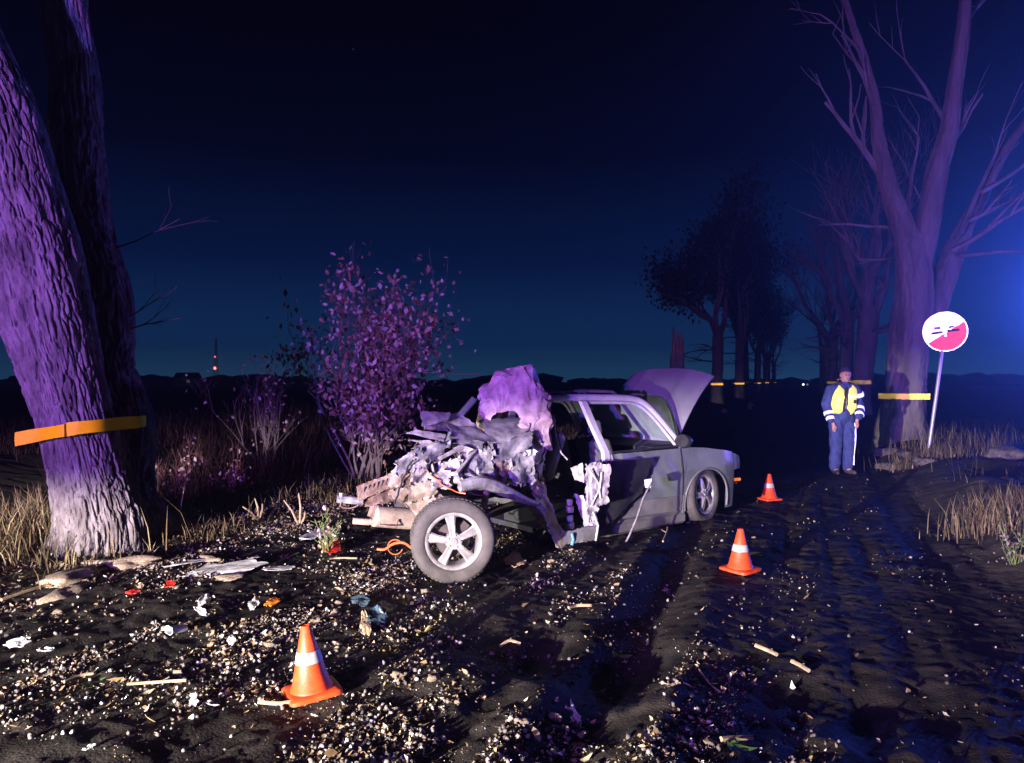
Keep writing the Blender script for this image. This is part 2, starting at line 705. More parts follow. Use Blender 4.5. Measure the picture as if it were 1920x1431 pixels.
LEAF_V = np.array([(-.5, 0, .10), (-.18, .26, 0), (.22, .22, .02), (.5, 0, .12), (.2, -.24, .03), (-.2, -.2, .0), (0, 0, -.05)])
LEAF_F = np.array([(0, 6, 1), (1, 6, 2), (2, 6, 3), (3, 6, 4), (4, 6, 5), (5, 6, 0)])
g_ = (1 + 5 ** .5) / 2
ICO_V = np.array([(-1, g_, 0), (1, g_, 0), (-1, -g_, 0), (1, -g_, 0), (0, -1, g_), (0, 1, g_), (0, -1, -g_), (0, 1, -g_), (g_, 0, -1), (g_, 0, 1), (-g_, 0, -1), (-g_, 0, 1)]) / 3.8
ICO_F = np.array([(0, 11, 5), (0, 5, 1), (0, 1, 7), (0, 7, 10), (0, 10, 11), (1, 5, 9), (5, 11, 4), (11, 10, 2), (10, 7, 6), (7, 1, 8), (3, 9, 4), (3, 4, 2), (3, 2, 6), (3, 6, 8), (3, 8, 9), (4, 9, 5), (2, 4, 11), (6, 2, 10), (8, 6, 7), (9, 8, 1)])


def scatter(name, pts, size, tone, bv, bf, m, tilt=0.5, lift=0.25, squash=1.0, jit=0.15, zfun=None):
    n = len(pts)
    k = len(bv)
    base = bv[None] * (1 + jit * (rng.random((n, k, 3)) * 2 - 1))
    base = base * np.stack([size, size * (0.65 + .5 * rng.random(n)), size * squash], -1)[:, None, :]
    Rm = rot_stack((rng.random(n) * 2 - 1) * tilt, (rng.random(n) * 2 - 1) * tilt, rng.random(n) * 6.28)
    v = np.einsum('nij,nkj->nki', Rm, base)
    z = (zfun or ground_h)(pts[:, 0], pts[:, 1]) + lift * size
    v = v + np.stack([pts[:, 0], pts[:, 1], z], -1)[:, None, :]
    f = (bf[None] + (np.arange(n) * k)[:, None, None]).reshape(-1, bf.shape[1])
    return np_mesh(name, v.reshape(-1, 3), f, m, tone=np.repeat(tone, k))


p = scatter_xy(52000, 2.4, 16, -7.0, 2.0, litter_density)
sz = 0.006 + 0.026 * rng.random(len(p)) ** 3.5 + 0.045 * rng.random(len(p)) ** 22
tag(scatter('leaf_litter', p, sz, np.clip(rng.normal(.54, .27, len(p)), 0, 1), LEAF_V, LEAF_F, m_litter, tilt=0.8, lift=.2, jit=.6),
    'scraps of dry leaves strewn over the muddy road', 'leaves', kind='stuff')
p = scatter_xy(22000, 2.4, 14, -6.2, 1.8, litter_density)
sz = 0.005 + 0.028 * rng.random(len(p)) ** 5
tag(scatter('gravel', p, sz, np.clip(rng.normal(.55, .28, len(p)), 0, 1), ICO_V, ICO_F, m_gravel, tilt=3, lift=.2, squash=.75, jit=.45),
    'small stones and crumbs of mud lying on the road', 'gravel', kind='stuff')

# ------------------------------------------------------------------ trees
m_bark = mat('rough poplar bark', (0.19, 0.165, 0.16), rough=0.9, scale=9, col2=(0.06, 0.05, 0.048), bump=0.03, bscale=30, aniso=(1, 1, .3), spec=0.2)
m_bark2 = mat('grey bark', (0.24, 0.21, 0.19), rough=0.9, scale=3, col2=(0.13, 0.11, 0.10), bump=0.05, bscale=12, aniso=(1, 1, .2), spec=0.2)
m_twig = mat('dark twigs', (0.09, 0.07, 0.06), rough=0.9, var=.4)
m_wood = mat('split wood', (0.40, 0.27, 0.17), rough=0.8, scale=9, col2=(0.18, 0.10, 0.07), aniso=(1, 1, .15), bump=.01)
m_band = retro('yellow reflective tape', (0.95, 0.62, 0.04), 0.2, 0.2)
m_leafdark = mat('late dark leaves', (0.05, 0.06, 0.025), rough=0.8, var=.6, scale=1.5, spec=.2)


def bez(pts, n):
    """Smooth path through the points (Catmull-Rom), with radius as 4th value."""
    a = [np.array(q, float) for q in pts]
    a = [2 * a[0] - a[1]] + a + [2 * a[-1] - a[-2]]
    out = []
    for i in range(1, len(a) - 2):
        for k in range(n):
            t = k / n
            out.append(.5 * (2 * a[i] + (a[i + 1] - a[i - 1]) * t + (2 * a[i - 1] - 5 * a[i] + 4 * a[i + 1] - a[i + 2]) * t * t + (3 * a[i] - a[i - 1] - 3 * a[i + 1] + a[i + 2]) * t ** 3))
    out.append(a[-2])
    return np.array(out)


def bark_stem(name, pts, m, parent, na=150, nl=40, furrow=0.035, seed=1, flare=0.0, smooth=True):
    """A limb with furrowed bark: path of (x, y, z, r)."""
    c = bez(pts, nl)
    n = len(c)
    d = np.gradient(c[:, :3], axis=0)
    d /= np.linalg.norm(d, axis=1, keepdims=True)
    ex = np.cross(d, (0, 1, 0))
    ex /= np.linalg.norm(ex, axis=1, keepdims=True)
    ey = np.cross(d, ex)
    ln = np.concatenate([[0], np.cumsum(np.linalg.norm(np.diff(c[:, :3], axis=0), axis=1))])
    th = np.linspace(0, 2 * np.pi, na, endpoint=False)
    TH, LN = np.meshgrid(th, ln)
    rr = c[:, 3][:, None]
    cx, cy = np.cos(TH), np.sin(TH)
    rm = c[:, 3].mean()
    wob = 0.10 * fbm(cx * 1.4 + seed, cy * 1.4, LN * .7, 3, seed)
    wx = .22 * fbm(cx * 2 + seed, cy * 2, LN * 2.2, 3, seed + 3)
    f1 = np.abs(fbm(cx * 7.5 * rm / .35 + wx * 1.5 + 9, cy * 7.5 * rm / .35 + wx * 1.5, LN * 3.8, 2, seed + 5))
    ridge = np.clip(f1 * 2.6, 0, 1) ** .8
    f2 = np.abs(fbm(cx * 15 * rm / .35, cy * 15 * rm / .35, LN * 6.0, 2, seed + 8))
    crack = sstep(.06, .0, np.abs(vnoise(LN * 5.5 + 1.5 * f1, cx * 5 + 4, cy * 5, seed + 12)))
    ridge = ridge * (1 - .55 * crack)
    rad = rr * (1 + wob) + furrow * (ridge - .75) + furrow * .45 * (np.clip(f2 * 2.2, 0, 1) - .6)
    if flare:
        rad = rad + flare * np.exp(-LN / .28) * (.55 + .75 * np.abs(np.sin(TH * 2.5 + seed)))
    v = c[:, None, :3] + ex[:, None, :] * (cx * rad)[..., None] + ey[:, None, :] * (cy * rad)[..., None]
    idx = np.arange(n * na).reshape(n, na)
    nx = np.roll(idx, -1, axis=1)
    fq = np.stack([idx[:-1], nx[:-1], nx[1:], idx[1:]], -1).reshape(-1, 4)
    return np_mesh(name, v.reshape(-1, 3), fq, m, parent, smooth=smooth)


def twig(mb, p, d, r, length, depth, rnd, droop=0.0, up=0.15, kids=(2, 4), spread=0.75, shrink=.62, n=5, ends=None):
    seg = max(3, int(length / .35))
    pts, rs = [Vector(p)], [r]
    q = Vector(p)
    dd = Vector(d).normalized()
    for i in range(seg):
        dd = (dd + Vector((rnd.uniform(-1, 1), rnd.uniform(-1, 1), rnd.uniform(-1, 1) + up - droop)) * .16).normalized()
        q = q + dd * (length / seg)
        pts.append(q.copy())
        rs.append(max(.0025, r * (1 - .62 * (i + 1) / seg)))
    mb.tube(pts, rs, n=n if r > .03 else max(3, n - 2), cap=False)
    if ends is not None and depth <= 2:
        ends.extend(pts[1:])
    if depth <= 0:
        return
    for k in range(rnd.randint(*kids)):
        i = rnd.randint(max(1, seg // 3), seg)
        ax = Vector((rnd.uniform(-1, 1), rnd.uniform(-1, 1), rnd.uniform(-.4, .9)))
        nd = (dd + ax * spread).normalized()
        twig(mb, pts[i], nd, rs[i] * .75, length * shrink * rnd.uniform(.7, 1.2), depth - 1, rnd, droop, up, kids, spread, shrink, n, ends)


def band(parent, cx, cy, z, r, h, m=None, tilt=0.0, name='reflective_band'):
    mb = MB()
    mb.lathe([(r, -h / 2), (r + .006, -h / 2), (r + .006, h / 2), (r, h / 2)], 28, Matrix.Translation((cx, cy, z)) @ Matrix.Rotation(tilt, 4, 'Y'), closed=True)
    return mb.build(name, m or m_band, parent, smooth=True)


def leaf_cloud(name, centres, n, spread, size, m, parent, tone=None):
    """n small bent leaves around the given points."""
    c = np.array([tuple(q) for q in centres])
    at = c[rng.integers(0, len(c), n)] + rng.normal(0, 1, (n, 3)) * spread
    k = np.array([(-.5, 0, 0), (0, .3, .06), (.5, 0, 0), (0, -.3, .06)])
    s = size * (.6 + .8 * rng.random(n))
    Rm = rot_stack(rng.random(n) * 6.28, rng.random(n) * 6.28, rng.random(n) * 6.28)
    v = np.einsum('nij,nkj->nki', Rm, k[None] * s[:, None, None]) + at[:, None, :]
    f = np.array([(0, 1, 2), (0, 2, 3)])[None] + (np.arange(n) * 4)[:, None, None]
    return np_mesh(name, v.reshape(-1, 3), f.reshape(-1, 3), m, parent, tone=np.repeat(rng.random(n), 4))


# --- the big forked tree at the left edge
b0 = P(185, 1040, 7.05)
zb = gh(b0.x, b0.y)
t = thing('roadside_tree', 'huge rough-barked forked tree leaning out of the left edge', 'tree', (0, 0, 0))


def Q(u, v, d, r):
    q = P(u, v, d)
    return (q.x, q.y, q.z, r)


trunk = bark_stem('trunk', [(b0.x - .02, b0.y + .05, zb - .15, .44), Q(188, 985, 7.08, .385), Q(168, 900, 7.08, .335), Q(143, 800, 7.05, .315), Q(115, 700, 7.0, .335), Q(85, 590, 6.95, .375), Q(55, 470, 6.9, .40), Q(22, 350, 6.85, .37), Q(-10, 220, 6.8, .34), Q(-75, 80, 6.75, .32), Q(-130, -80, 6.7, .27), Q(-180, -260, 6.7, .2)],
                  m_bark, t, na=420, nl=60, furrow=.032, seed=4, flare=.05)
tag(trunk, 'leaning stem of deeply furrowed bark')
stem2 = bark_stem('stem', [(b0.x + .20, b0.y + .55, zb - .15, .30), Q(236, 930, 7.75, .27), Q(236, 800, 7.95, .265), Q(206, 690, 8.1, .25), Q(200, 560, 8.15, .27), Q(168, 440, 8.15, .25), Q(145, 300, 8.15, .27), Q(140, 150, 8.2, .24), Q(120, 0, 8.2, .22), Q(130, -200, 8.2, .18)],
                  m_bark, t, na=150, nl=30, furrow=.035, seed=14, flare=.03)
mb = MB()
rnd = random.Random(5)
for (u, v, du, dv, L_, r_) in [(236, 620, 1.0, .25, .55, .012), (232, 600, 1.0, .55, .5, .010), (205, 470, .8, .35, .8, .013)]:
    twig(mb, P(u, v, 8.1), (du, rnd.uniform(-.2, .4), dv), r_, L_, 2, rnd, droop=.05, kids=(2, 3), n=5)
mb.build('twigs', m_twig, t)
# loose reflective tape round the trunk, its free end standing off to the left
mb = MB()
path = bez([(*P(150, 792, 7.9), 0), (*P(225, 788, 8.0), 0), (*P(272, 788, 7.72), 0), (*P(262, 791, 7.38), 0), (*P(225, 794, 7.0), 0), (*P(190, 798, 6.72), 0), (*P(150, 802, 6.60), 0), (*P(124, 806, 6.58), 0), (*P(116, 808, 6.55), 0), (*P(75, 815, 6.62), 0), (*P(28, 824, 6.60), 0)], 7)[:, :3].tolist()
gr = []
for k, q in enumerate(path):
    w = .056 + .003 * math.sin(k * .3)
    lean = .004 * math.sin(k * .4)
    gr.append([(q[0] + lean, q[1], q[2] - w), (q[0], q[1] - .004, q[2]), (q[0] - lean, q[1], q[2] + w)])
mb.grid(np.array(gr), len(gr), 3, thick=.002)
m_tape = mat('loose yellow tape', (0.92, 0.64, 0.0), rough=0.6, var=.2, scale=4, spec=.2)
tag(mb.build('reflective_band', m_tape, t, smooth=True), 'yellow tape coming loose to the left')

# --- broken trunk behind the raised bonnet
x_, y_ = xy(39, -6.0)
t = thing('broken_trunk', 'splintered broken tree trunk behind the raised bonnet', 'tree')
zz = gh(x_, y_) - .2
bark_stem('trunk', [(x_, y_, zz, .42), (x_ + .02, y_, zz + 1.2, .36), (x_, y_, zz + 2.4, .34), (x_ + .03, y_, zz + 3.0, .33)], m_bark2, t, na=60, nl=12, furrow=.03, seed=23)
for k, (dx, h0, h1, r_) in enumerate([(-.2, 2.7, 4.25, .13), (.02, 2.7, 4.0, .10), (.16, 2.7, 3.95, .16), (.27, 2.7, 3.6, .08)]):
    mb = MB()
    mb.tube([(x_ + dx, y_ - .1 + .08 * (k % 2), zz + h0), (x_ + dx * .9, y_ - .08, zz + (h0 + h1) / 2), (x_ + dx * 1.05, y_ - .08, zz + h1 - .1), (x_ + dx * 1.1, y_ - .07, zz + h1 + .2)], [r_, r_ * .8, r_ * .55, .01], n=6)
    mb.build('splinter', m_wood, t)

# --- the tree behind the sign: base, fork and three long limbs
z0 = lambda q: gh(q.x, q.y)
t = thing('roadside_tree', 'bare forked tree with yellow band standing just behind the round sign', 'tree')
q = P(1693, 812, 18)
bark_stem('trunk', [(q.x, q.y, z0(q) - .25, .66), Q(1690, 800, 18, .56), Q(1697, 740, 18, .46), Q(1703, 660, 18, .44), Q(1712, 580, 18, .42), Q(1712, 520, 18, .40), Q(1706, 470, 18, .33), Q(1690, 420, 18.1, .26), Q(1665, 350, 18.2, .20), Q(1648, 270, 18.3, .15), Q(1640, 190, 18.4, .12), Q(1620, 110, 18.5, .09), Q(1590, 20, 18.6, .07), Q(1570, -60, 18.7, .05)],
          m_bark2, t, na=90, nl=14, furrow=.03, seed=33, flare=.12)
bark_stem('limb', [Q(1712, 520, 18, .30), Q(1728, 465, 18, .29), Q(1743, 400, 17.9, .26), Q(1757, 320, 17.8, .24), Q(1778, 250, 17.7, .2), Q(1790, 160, 17.6, .17), Q(1805, 60, 17.5, .14), Q(1815, -60, 17.5, .1)], m_bark2, t, na=60, nl=14, furrow=.02, seed=35)
bark_stem('limb', [Q(1735, 640, 18.4, .34), Q(1755, 560, 18.6, .32), Q(1785, 480, 18.7, .27), Q(1812, 420, 18.8, .2), Q(1840, 370, 18.9, .15), Q(1880, 290, 19, .11), Q(1930, 220, 19.1, .08)], m_bark2, t, na=60, nl=14, furrow=.02, seed=36)
mb = MB()
rnd = random.Random(11)
for (u, v, du, dv, L_, r_) in [(1690, 430, -1, .15, 1.6, .05), (1650, 330, -.6, 1, 2.2, .09), (1700, 480, -1, -.1, 1.3, .03), (1640, 200, -.5, 1, 2, .06), (1700, 405, .1, 1, 1.8, .05), (1757, 320, .35, 1, 2, .07), (1785, 470, 1, .5, 2.2, .07), (1815, 415, 1, .25, 1.6, .06), (1800, 440, .5, 1.0, 2.2, .08), (1840, 360, 1, .45, 2, .06), (1778, 240, -.3, 1, 2, .06), (1800, 480, 1, .05, 2, .05), (1735, 400, -.2, 1, 1.4, .03), (1620, 110, -.8, .8, 1.5, .04), (1805, 60, .5, 1, 2, .06)]:
    twig(mb, P(u, v, 18.3), (du, rnd.uniform(-.3, .3), dv), r_, L_, 2, rnd, up=.1, kids=(2, 3), n=6)
mb.build('branches', m_bark2, t)
band(t, P(1690, 743, 18).x + .06, 18, P(1690, 743, 18).z, .54, .13)


def avenue_tree(s, tt, h, r, seed, label, lean=0.0, leafy=0, banded=True, depth=4, stems=3, fork=.32, group=None):
    rnd = random.Random(seed)
    x, y = xy(s, tt)
    z = gh(x, y) - .15
    t = thing('avenue_tree', label, 'tree', group=group)
    f = h * fork
    top = (x + lean * f, y, z + f)
    bark_stem('trunk', [(x, y, z, r * 1.35), (x + lean * .5, y, z + .9, r * 1.02), (x + lean * f * .5, y, z + f * .5, r * .9), (x + lean * f, y, z + f, r * .85), (x + lean * f * 1.1, y, z + f * 1.12, r * .4)], m_bark2, t, na=36, nl=8, furrow=.03, seed=seed)
    mb = MB()
    ends = []
    for k in range(stems):
        a = 6.28 * k / stems + rnd.uniform(-.5, .5)
        twig(mb, (top[0], top[1], top[2] - .25), (math.cos(a) * .5 + lean, math.sin(a) * .5, 1), r * .55, h * .34, depth, rnd, up=.25, kids=(3, 4), spread=.7, shrink=.66, n=6, ends=ends)
    for k in range(4):
        a = rnd.uniform(0, 6.28)
        twig(mb, (x + lean * f * .7, y, z + f * rnd.uniform(.55, .95)), (math.cos(a), math.sin(a), rnd.uniform(-.1, .5)), r * .16, h * .16, 2, rnd, droop=.25, kids=(2, 3), n=4)
    mb.build('crown' if not leafy else 'branches', m_bark2, t)
    if leafy:
        leaf_cloud('crown', ends, leafy, .55, .30, m_leafdark, t)
    if banded:
        band(t, x + lean * .6, y, z + 1.35 + .15, r * 1.04, .16)
    return t


for k, (s, h, lean, lf) in enumerate([(57.5, 16, .02, 9000), (74, 17, .03, 7000), (91, 16, -.02, 5000), (108, 17, .02, 4000), (127, 16, .0, 3000), (146, 17, 0, 2500), (168, 16, 0, 2000)]):
    avenue_tree(s, -6.0 + .3 * math.sin(k * 2.1), h, .43 + .03 * (k % 2), 50 + k,
                ['leafy dark avenue tree with yellow band, nearest right of the raised bonnet', 'leafy avenue tree with yellow band, second along the left side of the road', 'leafy avenue tree, third along the left side of the road', 'leafy avenue tree, fourth along the left side of the road', 'leafy avenue tree, fifth along the left side of the road', 'leafy avenue tree, sixth along the left side of the road', 'farthest leafy avenue tree at the end of the left row'][k],
                lean, lf, depth=4 if k < 3 else 3, group='avenue trees along the left side')
for k, (s, tt, h, lean) in enumerate([(33.5, 2.0, 13, .10), (49, 2.2, 15, .03), (66, 2.1, 15, .0), (84, 2.2, 16, .02), (104, 2.1, 16, 0)]):
    avenue_tree(s, tt, h, .42, 80 + k,
                ['bare leaning avenue tree right behind the standing officer', 'bare avenue tree, third along the right side of the road', 'bare avenue tree, fourth along the right side of the road', 'bare avenue tree, fifth along the right side of the road', 'last bare avenue tree of the right side of the road'][k],
                lean, 0, banded=k < 3, depth=4, group='avenue trees along the right side')

# ------------------------------------------------------------------ the wrecked car
CAR_O = Vector((1.72, 9.39, 0))
CAR_RZ = math.atan2(0.595, 0.804)
car = thing('wrecked_car', 'dark grey estate car with torn-off rear and raised bonnet on the muddy road', 'car', CAR_O, CAR_RZ)
_ci = (Matrix.Translation(CAR_O) @ Matrix.Rotation(CAR_RZ, 4, 'Z')).inverted()


def K(u, v, d):
    """Point of the photograph at depth d, in the car's own frame."""
    return _ci @ P(u, v, d)


m_paint = mat('grey green car paint', (0.165, 0.19, 0.192), rough=0.30, var=.3, scale=2.5, metal=.12, coat=.35, bump=.0006, bscale=30)
m_dull = mat('dusty grey cladding', (0.17, 0.165, 0.16), rough=0.6, var=.4, scale=5, bump=.002)
m_silver = mat('torn bare metal', (0.40, 0.385, 0.40), rough=0.42, var=.65, scale=11, metal=.25, bump=.004, bscale=25)
m_pale = mat('pale inner sheet metal', (0.47, 0.425, 0.43), rough=0.5, var=.6, scale=10, metal=.1, bump=.003, bscale=30)
m_rust = mat('dirty rusty steel', (0.34, 0.24, 0.20), rough=0.75, col2=(.13, .08, .06), scale=9, metal=.2, bump=.004)
m_beige = mat('muddy beige underbody', (0.42, 0.35, 0.25), rough=0.75, col2=(.20, .15, .10), scale=6, bump=.003)
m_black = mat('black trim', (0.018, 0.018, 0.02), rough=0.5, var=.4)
m_cabin = mat('dark cabin cloth', (0.035, 0.036, 0.042), rough=0.9, var=.4, scale=9)
m_tyre = mat('dusty tyre rubber', (0.085, 0.075, 0.068), rough=0.85, col2=(.04, .036, .033), scale=7, bump=.002, bscale=60)
m_alloy = mat('dirty alloy', (0.58, 0.55, 0.52), rough=0.32, var=.35, scale=12, metal=.6)
m_disc = mat('dark brake iron', (0.09, 0.075, 0.065), rough=0.6, var=.5, metal=.5)
m_glass = glass('windscreen glass', (0.45, 0.52, 0.52), .08, .35)
m_lampred = mat('red lamp plastic', (0.55, 0.03, 0.02), rough=.25, var=.3)
m_lampamber = mat('amber lamp plastic', (0.75, 0.22, 0.03), rough=.25, var=.3)
m_airbag = mat('torn pinkish lining', (0.72, 0.55, 0.57), rough=0.6, col2=(.36, .25, .27), scale=10, bump=.006, bscale=22, trans=.28)
m_cable = mat('orange cable sheath', (0.75, 0.16, 0.05), rough=.5, var=.3)
m_bluerag = mat('light blue plastic strip', (0.12, 0.42, 0.62), rough=.4, var=.3)


def ys(z, x=0.0):
    zz = np.asarray(z, float)
    y = np.interp(zz, [0, .16, .45, .62, .88, 1.42], [.79, .82, .84, .845, .80, .60])
    return y - .17 * np.clip((np.asarray(x, float) - .25) / .6, 0, 1) ** 2


def side_panel(name, x0, x1, zb, zt, m, side=-1, nx=24, nz=12, thick=.004, off=0.0, parent=None, fn=None, smooth=True):
    X = np.linspace(x0, x1, nx)
    pts = np.zeros((nx, nz, 3))
    for i, x in enumerate(X):
        b = zb(x) if callable(zb) else zb
        t_ = zt(x) if callable(zt) else zt
        Z = np.linspace(b, t_, nz)
        pts[i, :, 0] = x
        pts[i, :, 1] = side * (ys(Z, x) + off)
        pts[i, :, 2] = Z
    if fn is not None:
        pts = fn(pts)
    mb = MB()
    mb.grid(pts if side < 0 else pts[::-1], nx, nz, thick)
    return mb.build(name, m, parent or car, smooth=smooth)


def crumple(pts, nu, nv, amp, seed, folds=5):
    """Folded-sheet noise on a bilinear patch with corners a, b, c, d."""
    r_ = np.random.default_rng(seed)
    a, b, c, d = [np.array(tuple(q), float) for q in pts]
    U, V = np.meshgrid(np.linspace(0, 1, nu), np.linspace(0, 1, nv), indexing='ij')
    U3, V3 = U[..., None], V[..., None]
    g = a * (1 - U3) * (1 - V3) + b * U3 * (1 - V3) + c * U3 * V3 + d * (1 - U3) * V3
    n = np.cross(b - a, d - a)
    n = n / max(np.linalg.norm(n), 1e-9)
    h = np.zeros_like(U)
    for k in range(folds):
        th = r_.uniform(0, np.pi)
        fr = r_.uniform(0.5, 1.9)
        w = U * np.cos(th) * fr + V * np.sin(th) * fr + r_.uniform(0, 1) + .12 * r_.standard_normal()
        h += (np.abs((w % 1) * 2 - 1) - .5) * r_.uniform(.5, 1.0)
    h += .6 * vnoise(U * 2.6 + seed, V * 2.6, seed=seed)
    g = g + n * (h / folds ** .5 * amp)[..., None]
    g = g + r_.normal(0, 1, g.shape) * amp * .035
    # ragged rim
    edge = np.minimum(np.minimum(U, 1 - U), np.minimum(V, 1 - V)) < .02
    g[edge] += r_.normal(0, 1, (edge.sum(), 3)) * amp * .16
    return g


def torn(name, pts, amp, seed, m, nu=16, nv=12, thick=.003, folds=5, label=None, parent=None):
    mb = MB()
    mb.grid(crumple(pts, nu, nv, amp, seed, folds), nu, nv, thick)
    o = mb.build(name, m, parent or car, smooth='facet')
    return tag(o, label) if label else o


# --- wheels: alloy rim with five broad spokes, tyre, brake disc
def wheel(name, M, r=.335, w=.20, label=None, squat=0.0, seed=1):
    """M puts the wheel's outer face towards +z of its own frame, hub at the origin."""
    rim = MB()
    rr = r * .655
    rim.lathe([(rr * 1.03, .012), (rr * 1.03, 0), (rr * .985, -.004), (rr * .93, -.018), (rr * .90, -.06), (rr * .90, -w * .9), (rr * .97, -w * .92), (rr * .97, -w * .94), (rr * .87, -w * .9), (rr * .87, -.06), (rr * .90, .0), (rr * .96, .012)], 48, None, closed=True)
    for k in range(5):
        a = 2 * math.pi * k / 5 + .31
        ca, sa = math.cos(a), math.sin(a)
        prof = [(rr * .12, .034, .010), (rr * .30, .027, .016), (rr * .60, .031, .010), (rr * .93, .046, -.006)]
        vs = []
        for (q, hw, zt_) in prof:
            for (sgn, dz) in ((-1, -.014), (-.62, 0), (0, -.004), (.62, 0), (1, -.014)):
                vs.append((ca * q - sa * hw * sgn, sa * q + ca * hw * sgn, zt_ + dz))
            for sgn in (1, -1):
                vs.append((ca * q - sa * hw * sgn * .8, sa * q + ca * hw * sgn * .8, zt_ - .05))
        fs = []
        for i in range(3):
            for j in range(7):
                fs.append((i * 7 + j, i * 7 + (j + 1) % 7, (i + 1) * 7 + (j + 1) % 7, (i + 1) * 7 + j))
        fs.append(tuple(range(21, 28)))
        rim.add(vs, fs)
    rim.lathe([(.0, .022), (.026, .021), (.030, .014), (.062, .010), (.070, -.005), (.070, -.06), (0, -.06)], 24)
    for k in range(5):
        a = 2 * math.pi * k / 5
        rim.lathe([(0, .022), (.009, .021), (.010, .008)], 8, Matrix.Translation((.048 * math.cos(a), .048 * math.sin(a), 0)))
    o = rim.build(name, m_alloy, car, smooth=True)
    o.matrix_local = M
    ty = MB()
    tw = w
    prof = [(rr * 1.0, -.006), (rr * 1.04, .010), (rr * 1.12, .020), (r * .80, .026), (r * .90, .024), (r * .955, .012), (r * .985, -.008), (r, -.03)]
    back = [(a, -tw - b + .0) for a, b in reversed(prof)]
    ty.lathe(prof + [(r, -tw * .5)] + back, 72, None)
    if squat:
        # flat tyre: the belly spreads on the ground
        for i, (x, y, z) in enumerate(ty.v):
            d_ = squat_dir(M)
            k = x * d_.x + y * d_.y
            if k > r - squat:
                ty.v[i] = (x - d_.x * (k - r + squat) * .92, y - d_.y * (k - r + squat) * .92, z + (.03 if z > -tw / 2 else -.03) * (k - r + squat) / squat)
    ob = ty.build('tyre', m_tyre, o, smooth=True)
    tr = MB()
    for k in range(60):
        a = 2 * math.pi * k / 60
        for zc in (-.035, -.085, -.135, -.18):
            aa = a + (zc * 1.1)
            if squat and (math.cos(aa) * squat_dir(M).x + math.sin(aa) * squat_dir(M).y) * r > r - squat * 1.2:
                continue
            tr.box(((r - .002) * math.cos(aa), (r - .002) * math.sin(aa), zc), (.010, .022, .034), Matrix.Rotation(aa, 3, 'Z'))
    tr.build('tread', m_tyre, o)
    dk = MB()
    dk.lathe([(.02, -.085), (.135, -.085), (.135, -.105), (.02, -.105)], 32, None, closed=True)
    dk.box((.09, .08, -.09), (.10, .06, .06), Matrix.Rotation(.7, 3, 'Z'))
    dk.build('brake_disc', m_disc, o, smooth=True)
    if label:
        tag(o, label)
    return o


def squat_dir(M):
    d = M.to_3x3().inverted() @ Vector((0, 0, -1))
    d.z = 0
    return d.normalized()


def wheel_matrix(c, nrm, spin=0.0):
    z = Vector(nrm).normalized()
    x = Vector((0, 0, 1)).cross(z).normalized()
    y = z.cross(x)
    M = Matrix((x, y, z)).transposed().to_4x4()
    return Matrix.Translation(c) @ M @ Matrix.Rotation(spin, 4, 'Z')


wc = _ci @ Vector((-.46, 6.05, gh(-.46, 6.05) + .332))
nw = (_ci.to_3x3() @ Vector((.16, -.985, .03)))
wheel('wheel', wheel_matrix(wc, nw, .14), label='big rear wheel torn out sideways, dusty tyre')
wheel('wheel', wheel_matrix((0, -.80, .315), Vector((.20, -1, .06)), .3), label='front wheel on a flat tyre', squat=.055)
wheel('wheel', wheel_matrix((0, .80, .325), (.15, 1, 0)))
wheel('wheel', wheel_matrix((-2.75, .95, .33), (-.2, 1, .05)))

# --- body panels of the standing front half
arch = lambda x: (.24 + math.sqrt(max(0, .375 ** 2 - x * x))) if abs(x) < .355 else .13
ftop = lambda x: float(np.interp(x, [-.42, 0, .35, .60, .78], [.875, .845, .80, .755, .70]))
fn_ = None
side_panel('front_wing', -.415, .52, arch, ftop, m_paint, -1, 64, 14)
side_panel('front_wing', -.415, .52, arch, ftop, m_paint, 1, 40, 10)
# rolled arch lip
for sd in (-1, 1):
    mb = MB()
    pts = [(.375 * math.cos(a), sd * (float(ys(.24 + .375 * math.sin(a), .375 * math.cos(a))) + .004), .24 + .375 * math.sin(a)) for a in np.linspace(R(-12), R(192), 26)]
    mb.tube(pts, .012, 6)
    mb.build('arch_trim', m_dull, car, smooth=True)
# headlamps, bumper, grille
for sd in (-1, 1):
    side_panel('headlamp', .53, .74, lambda x: .56, lambda x: ftop(x) - .012, mat('lamp lens', (.5, .5, .5), rough=.15), sd, 10, 6, off=-.003)
mb = MB()
pts = []
for k, a in enumerate(np.linspace(-1, 1, 41)):
    y = a * .80
    xx = .40 + .50 * (1 - abs(a) ** 2.6)
    row = []
    for z, o_ in ((.14, -.05), (.22, 0), (.36, .02), (.46, .015), (.54, -.03)):
        row.append((xx + o_ * (1 - abs(a) ** 6), y * (1 + .02 * (o_ > 0)), z))
    pts.append(row)
mb.grid(np.array(pts), 41, 5, .006)
mb.build('front_bumper', m_paint, car, smooth=True)
mb = MB().box((.845, -.56, .37), (.02, .14, .05), Matrix.Rotation(-.5, 3, 'Z'))
mb.build('fog_lamp', m_lampamber, car)
mb = MB()
mb.box((.76, 0, .62), (.03, .9, .13))
mb.build('grille', m_black, car)
mb = MB().box((.58, -.795, .44), (.12, .02, .035), Matrix.Rotation(-.18, 3, 'Z'))
mb.build('side_marker', m_lampamber, car)

